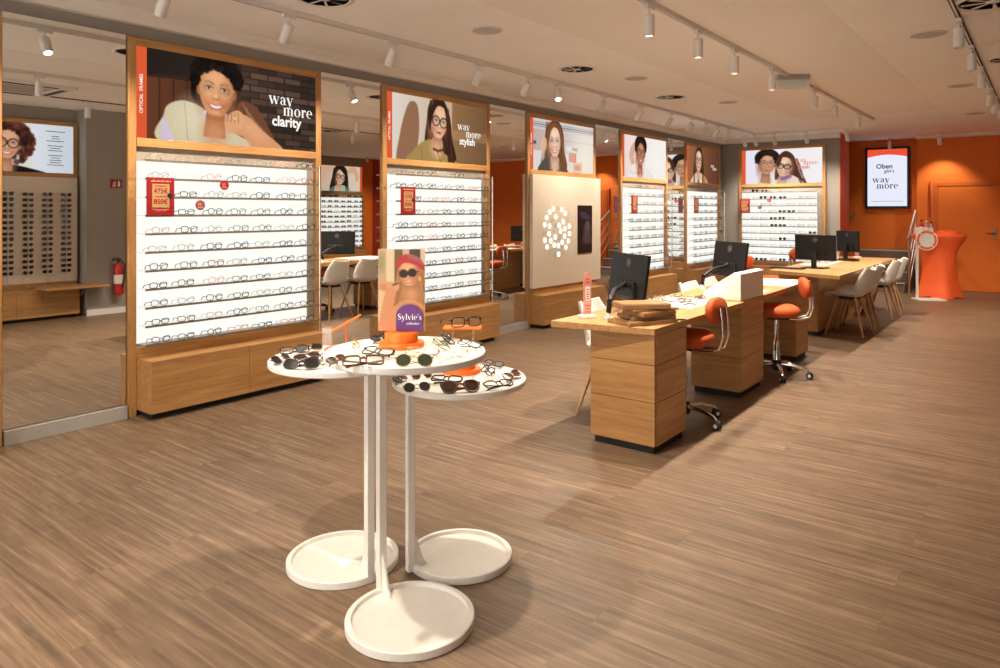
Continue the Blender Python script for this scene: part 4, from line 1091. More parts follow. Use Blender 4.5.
for a in ((-2.216,1.651,Z2,8,'cat','black','dark','large black cat-eye sunglasses at the front rim of the middle round table',1.05,.003),
          (-2.468,1.808,Z2,30,'square','black','clear','black eyeglasses at the left of the middle round table',.95,.0026),
          (-2.474,1.883,Z2,24,'square','tortoise','dark','tortoiseshell sunglasses behind the black eyeglasses on the middle round table',.9,.0026),
          (-2.375,1.684,Z2,75,'aviator','silver','dark','silver aviator sunglasses at the left rim of the middle round table',.9,None),
          (-2.328,1.767,Z2,50,'square','brown','dark','dark brown sunglasses in the centre of the middle round table',.9,.0026),
          (-2.242,1.763,Z2,-60,'panto','black','clear','black eyeglasses half under the edge of the tallest tabletop',.9,.0022)):
    lay(*a[:8], G2, a[8], a[9])
for a in ((-1.870,2.074,Z3,-12,'square','black','clear','thick black eyeglasses in front of the orange base, lowest round table',1.0,.0034),
          (-1.733,2.006,Z3,14,'aviator','brown','brown','large brown sunglasses at the front rim of the lowest round table',1.12,.0036),
          (-1.883,1.927,Z3,20,'round','silver','dark','dark round sunglasses at the front left rim of the lowest round table',.92,None),
          (-2.029,1.992,Z3,80,'aviator','black','dark','black aviator sunglasses at the far left of the lowest round table',.85,None),
          (-2.014,2.089,Z3,30,'round','gold','brown','small gold sunglasses left of the orange base, lowest round table',.8,None),
          (-1.850,2.305,Z3,-70,'square','black','clear','black eyeglasses right of the orange base, lowest round table',.95,.0026),
          (-1.655,2.141,Z3,28,'panto','black','clear','black eyeglasses at the right rim of the lowest round table',1.0,.0028),
          (-1.709,2.303,Z3,62,'cat','tortoise','brown','tortoiseshell sunglasses at the far right rim of the lowest round table',.95,.0026),
          (-1.912,2.425,Z3,-40,'square','navy','clear','navy eyeglasses at the back rim of the lowest round table',.85,.0022),
          (-1.766,2.195,Z3,10,'square','pink','clear','pink eyeglasses beside the orange base, lowest round table',.85,.0012)):
    lay(*a[:8], G3, a[8], a[9])

# ------------------------------------------------------------------ oak desks
def pedestal(x0, x1, y0, y1, z1, label, splits=(0.045,0.301,0.52), front='both'):
    t = thing('drawer_pedestal', ((x0+x1)/2, (y0+y1)/2, 0), 0, label, 'pedestal', 'oak drawer pedestals under the worktops')
    a, b = (x1-x0)/2, (y1-y0)/2
    box(-a+0.02, a-0.02, -b+0.02, b-0.02, 0.0, 0.045).build('plinth', M['dark'], t)
    box(-a, a-0.012, -b+0.012, b, 0.045, z1).build('carcass', M['dark'], t)
    zs = list(splits) + [z1]
    for k in range(3):
        dr = box(-a, a-0.004, -b, -b+0.014, zs[k]+0.002, zs[k+1]-0.002).build('drawer', M['oak_x'], t, 0.0015)
        box(a-0.014, a, -b+0.019, b-0.002, zs[k]+0.002, zs[k+1]-0.002).build('side_panel', M['oak_y'], dr, 0.0015)
        box(-a-0.002, -a+0.01, -b+0.004, b-0.002, zs[k]+0.002, zs[k+1]-0.002).build('side_panel', M['oak_y'], dr, 0.0015)
        box(-a, a, b-0.006, b, zs[k]+0.002, zs[k+1]-0.002).build('back_panel', M['oak_x'], dr)
    return t
pedestal(-2.241, -1.809, 3.812, 4.26, 0.696, 'oak drawer pedestal under the near end of the first desk')
pedestal(-2.238, -1.845, 5.36, 5.90, 0.7365, 'oak drawer pedestal below the white sloped divider', (0.045,0.301,0.52))
pedestal(-2.28, -1.885, 6.985, 7.40, 0.696, 'oak drawer pedestal under the far end of the first desk')
pedestal(-2.508, -2.074, 8.579, 9.009, 0.706, 'oak drawer pedestal under the near end of the second desk')
pedestal(-2.508, -2.074, 10.872, 11.294, 0.706, 'oak drawer pedestal under the far end of the second desk')
def worktop(poly, z0, z1, label):
    o = MB().prism(poly, z0, z1).build('worktop', M['oak_y'], None, 0.003)
    return tag(o, label, 'worktop', 'oak desk tops')
worktop([(-2.46,3.70),(-1.806,3.80),(-1.815,5.356),(-2.245,5.356),(-2.245,5.904),(-1.835,5.904),(-1.86,7.42),(-2.46,7.42)], 0.697, 0.737, 'oak worktop of the near desk holding wooden boards and a monitor')
worktop([(-2.527,8.26),(-1.717,7.97),(-1.717,11.40),(-2.527,11.40)], 0.708, 0.75, 'oak worktop of the far desk with slanted near edge')
mp_ = box(-2.11, -2.08, 9.03, 10.84, 0.0, 0.707).build('modesty_panel', M['oak_y']); tag(mp_, 'oak panel closing the underside of the far desk', 'panel')
dv = thing('desk_divider', (-1.845, 5.63, 0.7375), 0, 'white sloped divider standing on the oak pedestal between two worktops', 'divider')
mb = MB(); mb.prism_axis([(0,0.0),(0,0.205),(-0.05,0.214),(-0.29,0.055),(-0.30,0.0)], -0.27, 0.27, 'y'); mb.build('wedge', M['white'], dv, 0.004)

# ------------------------------------------------------------------ chairs
def shell_chair():
    t = thing('shell_chair')
    prof = [(.225,.415,.17),(.215,.440,.205),(.16,.452,.225),(.05,.445,.236),(-.06,.438,.238),(-.13,.452,.235),(-.175,.495,.23),(-.20,.55,.222),(-.222,.615,.21),(-.245,.69,.19),(-.262,.74,.165),(-.268,.752,.15)]
    # smooth the profile
    P = []
    for i in range(len(prof)-1):
        p0, p1, p2, p3 = [np.array(prof[max(0,min(len(prof)-1,j))]) for j in (i-1,i,i+1,i+2)]
        for k in range(3):
            q = k/3; P.append(0.5*((2*p1)+(-p0+p2)*q+(2*p0-5*p1+4*p2-p3)*q*q+(-p0+3*p1-3*p2+p3)*q**3))
    P.append(np.array(prof[-1])); nu = 15; vs = []; L = len(P)
    for i, (x, z, hw) in enumerate(P):
        s = i/(L-1)
        back = min(1, max(0, (s-0.42)/0.2)); front = min(1, max(0, (0.12-s)/0.12))
        for j in range(nu):
            u = -1+2*j/(nu-1); e = abs(u)**2.6
            lift = (0.055*(1-back))*e*(1-front*0.6)
            fwd = 0.10*back*e*(1-0.35*max(0,(s-.75)/.25))
            top = 0.028*abs(u)**1.5*max(0,(s-0.9)/0.1)
            vs.append((x+fwd, u*hw*(1-0.05*e), z+lift+top))
    fs = [(i*nu+j, i*nu+j+1, (i+1)*nu+j+1, (i+1)*nu+j) for i in range(L-1) for j in range(nu-1)]
    o = MB().add(vs, fs, True).build('seat_shell', M['shell'], t)
    m = o.modifiers.new('Solidify', 'SOLIDIFY'); m.thickness = 0.009; m.offset = -1
    # pad on the seat
    mb = MB(); nu2, nv2 = 14, 14; vs = []
    for i in range(nv2):
        for j in range(nu2):
            a, b = -1+2*i/(nv2-1), -1+2*j/(nu2-1)
            q = 1-0.18*a*a*b*b
            e = max(abs(a),abs(b))**6
            vs.append((0.045+a*0.155*q, b*0.175*q, 0.452+0.026*(1-e)+0.035*abs(b)**2.6*0.6))
    mb.add(vs, [(i*nu2+j,(i+1)*nu2+j,(i+1)*nu2+j+1,i*nu2+j+1) for i in range(nv2-1) for j in range(nu2-1)], True); mb.build('seat_pad', M['white'], t)
    mb = MB(); mb.box(-0.10,0.10,-0.11,0.11,0.405,0.432); mb.build('underframe', M['black'], t, 0.004)
    for sx in (-1,1):
        for sy in (-1,1):
            mb = MB(); mb.tube([(sx*.095,sy*.10,.425),(sx*.15,sy*.155,.21),(sx*.205,sy*.21,0.0)], [.018,.016,.010], 10); mb.build('leg', M['beech'], t)
    return t
sc0 = shell_chair()
CH = [(-2.44,4.51,4,'white shell chair at the near desk behind the pink acrylic sign'),
      (-2.395,6.15,-4,'white shell chair tucked under the near desk, nearer of the pair seen across the eyeglasses'),
      (-2.395,6.68,3,'white shell chair tucked under the near desk, farther of the pair seen across the eyeglasses'),
      (-1.833,8.979,176,'first white shell chair along the far desk, nearest the camera'),
      (-1.833,9.522,183,'second white shell chair along the far desk'),
      (-1.813,10.638,178,'third white shell chair along the far desk'),
      (-1.813,11.171,184,'fourth white shell chair along the far desk, nearest the stairs')]
for i, (x, y, a, lab) in enumerate(CH):
    if i == 0:
        sc0.location = (x,y,0); sc0.rotation_euler = (0,0,R(a)); tag(sc0, lab, 'chair', 'white shell chairs with wooden legs')
    else: dup(sc0, (x,y,0), R(a), lab, 'white shell chairs with wooden legs')
def office_chair():
    t = thing('office_chair')
    def cushion(rx, ry, h, p=2.6, n=36):
        mb = MB(); vs = []; prof = [(0.0,-.5),(.86,-.5),(.97,-.3),(1.0,0),(.96,.32),(.84,.48),(.45,.54),(0.0,.56)]
        for r_, z in prof:
            for k in range(n):
                a = 2*PI*k/n; c_, s_ = math.cos(a), math.sin(a)
                vs.append((r_*rx*math.copysign(abs(c_)**(2/p),c_), r_*ry*math.copysign(abs(s_)**(2/p),s_), z*h))
        mb.add(vs, [(i*n+k, i*n+(k+1)%n, (i+1)*n+(k+1)%n, (i+1)*n+k) for i in range(len(prof)-1) for k in range(n)], True)
        return mb
    mb = cushion(.205,.215,.085,3.0); mb.xform(Matrix.Translation((0.02,0,.565))); mb.build('seat', M['fabric'], t)
    mb = cushion(.088,.17,.055,2.3); mb.xform(Matrix.Translation((-.225,0,.765)) @ Matrix.Rotation(R(8),4,'Y') @ Matrix.Rotation(PI/2,4,'Y')); mb.build('backrest', M['fabric'], t)
    for s in (-1,1):
        mb = MB(); mb.tube([(0.02,s*.055,.505),(-.18,s*.055,.50),(-.255,s*.055,.52),(-.285,s*.055,.60),(-.280,s*.055,.70),(-.268,s*.055,.79)], .010, 8); mb.build('back_tube', M['chrome'], t)
    mb = MB(); mb.box(-.09,.09,-.09,.09,.495,.515); mb.build('seat_plate', M['black'], t)
    mb = MB(); mb.lathe([(.028,.10),(.028,.30),(.016,.305),(.016,.50)], seg=18); mb.build('gas_lift', M['chrome'], t)
    mb = MB(); mb.lathe([(.042,.055),(.045,.075),(.042,.125),(.03,.14)], seg=20); mb.build('hub', M['black'], t)
    for k in range(5):
        a = 2*PI*k/5+0.35; ca, sa = math.cos(a), math.sin(a)
        mb = MB(); mb.tube([(ca*.03,sa*.03,.105),(ca*.14,sa*.14,.100),(ca*.235,sa*.235,.078),(ca*.262,sa*.262,.058)], [.017,.016,.013,.011], 8); lg = mb.build('leg', M['chrome'], t)
        mb = MB()
        for s in (-1,1):
            q = len(mb.v); mb.lathe([(.010,-.008),(.026,-.008),(.028,0),(.026,.008),(.010,.008)], seg=16)
            mb.xform(Matrix.Translation((ca*.262-sa*s*.013, sa*.262+ca*s*.013, .028)) @ Matrix.Rotation(a,4,'Z') @ Matrix.Rotation(PI/2,4,'X'), q)
        mb.build('caster', M['black'], lg)
        mb = MB()
        for s in (-1,1):
            q = len(mb.v); mb.lathe([(.014,-.0015),(.014,.0015)], seg=14)
            mb.xform(Matrix.Translation((ca*.262-sa*s*.0225, sa*.262+ca*s*.0225, .028)) @ Matrix.Rotation(a,4,'Z') @ Matrix.Rotation(PI/2,4,'X'), q)
        mb.build('wheel_cap', M['lamp'], lg)
    return t
oc0 = office_chair()
OC = [(-1.958,4.566,182,'orange swivel office chair at the near desk next to the stacked wooden boards'),
      (-1.862,6.308,205,'orange swivel office chair beyond the white sloped divider, facing the desk'),
      (-2.826,9.07,-5,'orange office chair at the near end of the far desk, only its backrest showing'),
      (-2.846,11.287,-8,'orange swivel office chair behind the farthest monitor, mostly hidden')]
for i, (x, y, a, lab) in enumerate(OC):
    if i == 0:
        oc0.location = (x,y,0); oc0.rotation_euler = (0,0,R(a)); tag(oc0, lab, 'chair', 'orange office chairs')
    else: dup(oc0, (x,y,0), R(a), lab, 'orange office chairs')

# ------------------------------------------------------------------ things on the desks
def monitor(loc, rz, w, h, label, arm, tilt=6, zc=0.98, deskz=0.737, foot=None):
    """screen faces local +y, back faces -y"""
    t = thing('monitor', loc, rz, label, 'monitor', 'black computer monitors on the desks')
    T = Matrix.Translation((0,0,zc-loc[2])) @ Matrix.Rotation(R(tilt),4,'X')
    mb = MB(); mb.box(-w/2,w/2,-0.012,0.012,-h/2,h/2); mb.xform(T); hs = mb.build('housing', M['black'], t, 0.005)
    mb = MB(); mb.prism_axis([(-w*.30,-h*.46),(w*.30,-h*.46),(w*.22,-h*.10),(-w*.22,-h*.10)], -0.030, -0.011, 'y'); mb.xform(T); mb.build('back_cover', M['black'], hs, 0.008)
    mb = MB(); mb.add([(w/2-.008,0.0125,-h/2+.014),(-w/2+.008,0.0125,-h/2+.014),(-w/2+.008,0.0125,h/2-.008),(w/2-.008,0.0125,h/2-.008)], [(0,1,2,3)]); mb.xform(T); mb.build('screen', M['gloss'], hs)
    mb = MB(); r_ = 0.028; n = 28
    for k in range(n):
        a0, a1 = 2*PI*k/n, 2*PI*(k+1)/n
        mb.add([(math.cos(a)*q, -0.0125, h*.30+math.sin(a)*q) for a, q in ((a0,r_-.004),(a1,r_-.004),(a1,r_),(a0,r_))], [(0,1,2,3)])
    sans_text(mb, 'hp', -0.018, h*.30-0.008, 0.036, -0.0125, 0.01, slant=0.3)
    mb.xform(T); mb.build('logo', M['greylogo'], hs)
    if arm:
        mb = MB(); mb.lathe([(.030,0),(.030,.012),(.018,.02),(.018,.04)], (foot[0],foot[1],0), seg=24); mb.build('desk_clamp', M['lamp'], t)
        mb = MB(); a = Vector((foot[0],foot[1],.03)); b = Vector((foot[0]+.02,foot[1]+.0,.11)); c_ = Vector((0,-.04,zc-loc[2]-.06))
        mb.tube([a,b],.017); mb.tube([b,(b+c_)/2+Vector((0,-.02,.02)),c_],[.020,.017,.014]); mb.tube([c_,(0,-.02,zc-loc[2]-.04)],.022)
        mb.build('arm', M['black'], t)
    else:
        mb = MB(); mb.box(-.03,.03,-.055,-.028,.008,zc-loc[2]-.03); mb.build('stand_column', M['black'], t, .004)
        mb = MB(); mb.box(-.13,.13,-.12,.09,0,.010); mb.build('stand_foot', M['black'], t, .004)
    return t
D1, D2 = 0.737, 0.750
monitor((-2.325,4.475,D1), R(-34), .51, .315, 'black monitor on an arm behind the stacked wooden boards, its back turned to us', True, -8, 0.965, foot=(.362,-.34))
monitor((-2.286,6.351,D1), R(-37), .50, .315, 'black monitor on an arm rising behind the white sloped divider', True, -8, 0.985, foot=(.10,-.34))
monitor((-2.18,8.889,D2), R(-8), .475, .30, 'black monitor on a stand at the near end of the far desk', False, 3, 0.99)
monitor((-2.219,10.786,D2), R(-40), .44, .29, 'black monitor on a stand at the middle of the far desk', False, 3, 1.00)
for x, y, z, a, lab in ((-2.412,8.586,D2,-8,'black keyboard in front of the monitor at the near end of the far desk'),(-2.199,10.441,D2,-20,'black keyboard in front of the farthest monitor')):
    k = thing('keyboard', (x,y,z), R(a), lab, 'keyboard')
    box(-.19,.19,-.065,.065,0,.012).build('case', M['black'], k, .003)
    mb = MB()
    for i in range(14):
        for j in range(5): mb.box(-.18+.0262*i,-.158+.0262*i,-.055+.023*j,-.036+.023*j,.012,.017)
    mb.build('keys', M['gloss'], k)
# stacked boards
bz = D1
for k, (dx, dy, a, w, d, h, lab) in enumerate(((0.0,0.0,66,.37,.22,.024,'lowest brown wooden board of the stack on the near desk'),
        (.0,.05,58,.30,.20,.026,'second brown wooden board from the bottom of the stack, pushed back'),
        (.03,.03,70,.27,.19,.026,'third brown wooden board from the bottom of the stack'),
        (.01,.05,60,.32,.20,.014,'thin fourth brown wooden board of the stack'),
        (-.01,.0,48,.31,.19,.032,'topmost brown wooden board of the stack on the near desk'))):
    t = thing('wooden_tray', (-1.975+dx,3.985+dy,bz), R(a), lab, 'board', 'stacked wooden boards on the near desk')
    box(-w/2,w/2,-d/2,d/2,0,h-.004).build('body', M['board'], t, .002)
    box(-w/2+.004,w/2-.004,-d/2+.004,d/2-.004,h-.004,h).build('lid', M['board'], t)
    bz += h+.0005
t = thing('pen', (-1.845,4.17,D1+.008), R(30), 'black pen at the right end of the stacked boards', 'pen')
mb = MB(); mb.tube([(-.06,0,0),(.055,0,0),(.07,0,0)],[.0055,.0055,.001],8); mb.build('barrel', M['black'], t)
mb = MB(); mb.box(-.06,-.02,-.002,.002,.005,.008); mb.build('clip', M['steel'], t)
def acrylic_sign(x, y, z, a, s, label):
    t = thing('acrylic_sign', (x,y,z), a, label, 'sign', 'pink acrylic table signs')
    box(-.05*s,.05*s,-.04*s,.04*s,0,.018*s).build('foot', M['white'], t, .004)
    w, h = .027*s, .27*s
    pts = [(-w,.022*s)]+[(w,.022*s)]+[(w*math.cos(PI*k/14), h-w+w*math.sin(PI*k/14)+.02*s) for k in range(15)]
    mb = MB(); mb.prism_axis(pts, -.006*s, .006*s, 'y'); pl = mb.build('plate', M['pinkacr'], t)
    mb = MB(); mb.prism_axis([(-w*.62,.11*s),(w*.62,.11*s),(w*.62,.20*s),(-w*.62,.20*s)], -.0075*s, -.0062*s, 'y')
    mb.build('white_print', M['ink'], pl)
    mb = MB()
    for zz, ww in ((.12,.4),(.135,.3),(.15,.45),(.165,.25),(.18,.35)): mb.box(-w*ww,w*ww,-.0085*s,-.0077*s,zz*s,zz*s+.005*s)
    for zz, ww in ((.035,.8),(.055,.6),(.075,.7),(.225,.5),(.245,.4)): mb.box(-w*ww,w*ww,-.0075*s,-.0062*s,zz*s,zz*s+.006*s)
    mb.build('red_print', M['redink'], pl)
acrylic_sign(-2.34,3.94,D1,YAW+R(20),1.0,'pink rounded acrylic sign at the near corner of the first desk')
acrylic_sign(-2.19,11.229,D2,YAW,.95,'pink rounded acrylic sign at the far end of the second desk')
# white desk pads with eyeglasses
def pad(x0,x1,y0,y1,z,label):
    o = box(x0,x1,y0,y1,z,z+.004).build('desk_pad', M['white'], None, .001); tag(o, label, 'pad', 'white desk pads')
pad(-2.412,-1.977,4.729,5.332,D1,'white desk pad with scattered eyeglasses on the near desk')
pad(-2.32,-1.881,5.946,6.231,D1,'white desk pad just beyond the white sloped divider')
pad(-2.392,-1.852,6.65,7.329,D1,'white desk pad at the far end of the first desk')
pad(-2.46,-2.17,9.265,10.276,D2,'white desk pad with eyeglasses on the far desk')
g = random.Random(21)
for i, (x, y) in enumerate(((-2.354,4.79),(-2.344,4.997),(-2.228,4.887),(-2.315,5.187),(-2.19,5.087),(-2.122,4.944),(-2.093,5.171),(-2.045,4.839))):
    fr, kd = g.choice(['black','black','grey','brown']), g.choice(['square','panto','round'])
    lay(x, y+.03, D1+.004, g.uniform(-50,50), kd, fr, 'clear', '%s %s eyeglasses on the white pad, near desk, %s from the monitor' % (CW[fr], SW[kd], ORD[i]), 'eyeglasses on the near desk pad', .95)
for i, (x, y) in enumerate(((-2.373,9.413),(-2.248,9.538),(-2.373,9.675),(-2.248,9.819),(-2.373,9.975),(-2.248,10.128))):
    fr, kd = g.choice(['black','grey','brown']), g.choice(['square','panto'])
    lay(x, y+.03, D2+.004, g.uniform(-50,50), kd, fr, 'clear', '%s %s eyeglasses on the far desk pad, %s from the near monitor' % (CW[fr], SW[kd], ORD[i]), 'eyeglasses on the far desk pad', .95)
t = thing('leaflet_holder', (-2.412,10.645,D2), R(-10), 'white box with an orange front on the far desk between the two monitors', 'box')
mb = MB(); mb.box(-.09,.09,-.04,.04,0,.006); mb.box(-.09,.09,.034,.04,.006,.10); mb.box(-.09,-.084,-.04,.034,.006,.10); mb.box(.084,.09,-.04,.034,.006,.10); mb.box(-.084,.0,-.04,-.034,.006,.09); mb.build('holder', M['white'], t)
box(.0,.084,-.041,-.034,.006,.085).build('orange_card', M['orangeplastic'], t)
t = thing('computer_mouse', (-1.948,6.065,D1), R(20), 'black computer mouse beyond the white sloped divider', 'mouse')
mb = MB(); mb.lathe([(.030,0),(.032,.008),(.026,.022),(.012,.029),(0,.030)], seg=20, sx=.9, sy=1.6); mb.build('shell', M['black'], t)
mb = MB(); mb.box(-.003,.003,.01,.03,.026,.031); mb.build('wheel', M['steel'], t)

# ------------------------------------------------------------------ covered bar table and round sign by the orange wall
bt = thing('bar_table', (-1.445,13.743,0), R(20), 'standing bar table under a tight orange stretch cover by the orange wall', 'table')
n = 72; prof = [(0,.335),(.035,.325),(.12,.292),(.25,.262),(.40,.243),(.52,.238),(.66,.245),(.80,.272),(.875,.318),(.95,.362),(1.005,.392),(1.025,.396),(1.033,.388)]
vs = []
for z, r_ in prof:
    for k in range(n):
        a = 2*PI*k/n; f = max(0, 1-z/.60)
        lobe = abs(math.cos(2*a))**2.0
        rr = r_*(1 - 0.16*f*(1-lobe)) + .02*f*lobe
        zz = z + 0.030*(1-abs(math.cos(2*a))**0.7)*max(0,1-z/.16) if z < .16 else z
        vs.append((rr*math.cos(a), rr*math.sin(a), zz))
mb = MB(); mb.add(vs, [(i*n+k, i*n+(k+1)%n, (i+1)*n+(k+1)%n, (i+1)*n+k) for i in range(len(prof)-1) for k in range(n)], True)
mb.add(vs[-n:], [tuple(range(n))]); mb.build('stretch_cover', M['stretch'], bt)
mb = MB(); mb.lathe([(.385,1.033),(.385,1.038),(.0,1.038)], seg=48); mb.build('top_cover', M['stretch'], bt)
o = thing('folded_cloth', (-1.339,13.753,1.038), R(10), 'folded orange cloth heaped on the orange bar table', 'cloth')
mb = MB(); vs = []; m_ = 24
for r_, z in ((1,0),(1.0,.02),(.86,.045),(.55,.062),(0,.068)):
    for k in range(m_):
        a = 2*PI*k/m_; q = 1+.08*math.sin(3*a+z*40)
        vs.append((r_*.17*q*math.cos(a), r_*.10*q*math.sin(a), z*(1+.12*math.sin(5*a))))
mb.add(vs, [(i*m_+k, i*m_+(k+1)%m_, (i+1)*m_+(k+1)%m_, (i+1)*m_+k) for i in range(4) for k in range(m_)], True); mb.build('fold', M['stretch'], o)
def bottle(x, y, mat, cap, h, label, nm='bottle'):
    t = thing(nm, (x,y,1.038), 0, label, nm, 'small things on the orange bar table')
    mb = MB(); mb.lathe([(.030,0),(.033,.006),(.033,h*.62),(.028,h*.72),(.012,h*.80),(.012,h*.88)], seg=20); mb.build('body', mat, t)
    mb = MB(); mb.lathe([(.016,h*.86),(.016,h*.97),(.012,h)], seg=16); mb.build('cap', cap, t)
    mb = MB(); mb.lathe([(.0338,h*.15),(.0338,h*.5)], seg=20); mb.build('paper_label', M['ink'], t)
bottle(-1.686,13.645,M['redink'],M['dark'],.24,'dark red bottle on the orange bar table, nearest the round sign')
bottle(-1.609,13.615,M['clear'],M['steel'],.22,'clear bottle beside the dark red bottle on the bar table')
bottle(-1.551,13.695,M['steel'],M['dark'],.21,'steel bottle beside the clear bottle on the bar table')
t = thing('dispenser_box', (-1.719,13.527,1.038), R(15), 'small pale box at the left rim of the orange bar table', 'box')
mb = MB(); mb.box(-.055,.055,-.04,.04,0,.11); mb.build('carton', M['white'], t, .003); mb = MB(); mb.box(-.03,.03,-.012,.012,.11,.117); mb.build('slot', M['paleink'], t)
t = thing('round_sign_stand', (-1.655,13.06,0), YAW-R(8), 'white floor stand carrying a round white sign with an orange-red rim', 'sign')
box(-.04,.36,-.13,.17,0,.022).build('foot', M['white'], t, .004)
box(-.018,.018,.035,.06,.022,1.06).build('pole', M['white'], t, .002)
mb = MB(); mb.lathe([(.165,0),(.165,.016)], seg=48); mb.xform(Matrix.Translation((.13,.03,.955)) @ Matrix.Rotation(PI/2,4,'X')); dsk = mb.build('disc', M['white'], t)
mb = MB()
for k in range(48):
    a0, a1 = 2*PI*k/48, 2*PI*(k+1)/48
    if k % 12 in (5,): continue
    mb.add([(.13+math.cos(a)*q, .0125, .955+math.sin(a)*q) for a, q in ((a0,.115),(a1,.115),(a1,.150),(a0,.150))], [(0,1,2,3)])
mb.build('rim_print', M['lit_salmon'] if False else M['orangeplastic'], dsk)

# ------------------------------------------------------------------ ceiling: tracks, spots, vents, exit sign
def track(p0, p1, mat, label, z=CEIL, w=.034, h=.034):
    t = thing('light_track', (p0[0],p0[1],z), 0, label, 'track', 'lighting tracks on the ceiling')
    dx, dy = p1[0]-p0[0], p1[1]-p0[1]; L = math.hypot(dx,dy); a = math.atan2(dy,dx)
    mb = MB(); mb.box(0,L,-w/2,w/2,-h,-.0006); mb.xform(Matrix.Rotation(a,4,'Z')); mb.build('rail', mat[0], t)
    mb = MB(); mb.box(0,L,-w*.22,w*.22,-h-.0012,-h+.001); mb.xform(Matrix.Rotation(a,4,'Z')); mb.build('slot', mat[1], t)
track((-4.12,-2.0),(-4.12,12.68), (M['lamp'],M['steel']), 'white lighting track along the ceiling above the left wall displays')
track((-4.10,12.70),(-2.46,12.70), (M['lamp'],M['steel']), 'white lighting track along the ceiling before the back wall')
track((-2.074,-2.0),(-2.074,7.36), (M['lamp'],M['steel']), 'white lighting track in mid ceiling on the near side of the exit sign')
track((-2.074,7.80),(-2.074,11.78), (M['lamp'],M['steel']), 'white lighting track in mid ceiling beyond the exit sign')
track((-.511,-1.0),(-.511,11.55), (M['dark'],M['lamp']), 'dark lighting track at the right of the ceiling', w=.03, h=.012)
def spot(x, y, z, d, label, group, power, cone=95, on=True, drop=.075, blend=.7, col=(1.0,.85,.68)):
    """D is the direction the head shines"""
    t = thing('track_spotlight', (x,y,z), 0, label, 'spotlight', group)
    D = Vector(d).normalized()
    mb = MB(); mb.box(-.016,.016,-.05,.05,-.022,0); mb.tube([(0,0,-.022),(0,0,-drop)],.007); mb.build('adapter', M['lamp'], t)
    Q = Vector((0,0,-1)).rotation_difference(D).to_matrix().to_4x4()
    T = Matrix.Translation((0,0,-drop)) @ Q
    mb = MB(); mb.lathe([(.012,.015),(.033,.012),(.035,.006),(.035,-.125),(.031,-.130),(.029,-.118)], seg=24); mb.xform(T); hd = mb.build('head', M['lamp'], t)
    mb = MB(); mb.lathe([(.029,-.1185),(.0,-.1185)], seg=24); mb.xform(T); mb.build('lamp_lens', M['lens_on'] if on else M['lamp'], hd)
    if power:
        ld = bpy.data.lights.new('spot_beam', 'SPOT'); ld.energy = power; ld.spot_size = R(cone); ld.spot_blend = blend; ld.color = col; ld.shadow_soft_size = .03
        lo = bpy.data.objects.new('spot_beam', ld); C.objects.link(lo); lo.parent = t
        lo.matrix_local = Matrix.Translation(Vector((0,0,-drop)) + D*.14) @ Q
    return t
PL, PM, PR = 66, 165, 65
zt = CEIL-.035
tl = (-.52,0,-.85)
for i, y in enumerate((-0.96,0.44,1.24,2.11,2.97,3.95,5.03,5.79,6.33,7.32,8.27,9.18,9.90,10.46,10.93,11.40)):
    d = tl if i != 8 else (.35,-.45,-.8)
    spot(-4.12, y, zt, d, 'white track spotlight above the left wall, %s from the camera end' % ORD[i], 'spotlights on the left track', PL)
for i, x in enumerate((-4.315,-4.121,-3.794,-3.267,-2.63)):
    spot(x, 12.70, zt, (0.05,.45,-.85), 'white spotlight before the back wall, %s counted from the room corner' % ORD[i], 'spotlights on the back track', PL*.8)
for i, y in enumerate((-0.57,1.02,2.79,4.28,5.10,5.88,6.89,8.44,9.38,10.70)):
    spot(-2.074, y, zt, (0,0,-1), 'white cylinder spotlight pointing down, %s on the middle track from the camera end' % ORD[i], 'spotlights on the middle track', PM, 110)
for i, y in enumerate((1.07,3.88,6.01,7.06,8.15)):
    spot(-.511, y, CEIL-.013, (0,0,-1), 'white cylinder spotlight on the dark right track, %s from the camera end' % ORD[i], 'spotlights on the right track', 0, 110, on=False)
for i, (y, d) in enumerate(((9.6,(-.2,.5,-.8)),(10.4,(-.15,.6,-.75)),(11.1,(.2,.6,-.75)))):
    spot(-.511, y, CEIL-.013, d, 'lit tilted spotlight at the far end of the dark right track, %s of three' % ORD[i], 'spotlights aimed at the orange wall', PR*1.6, 80)
for i, (x, y) in enumerate(((1.6,8.4),(3.0,8.4),(1.6,11.6),(3.0,11.6))):
    spot(x, y, CEIL, (0.2,.3,-.9), 'white ceiling spotlight over the right-hand bay, %s of four' % ORD[i], 'spotlights over the right-hand bay', PR*1.5, 110)
spot(-2.36, 14.95, CEIL-.02, (0,.1,-1), 'small white spotlight over the stairs', None, 22, 100)
t = spot(-1.52, 14.5, CEIL-.02, (0,.35,-.9), 'white spotlight above the orange wall beside the screen', None, 40, 90)
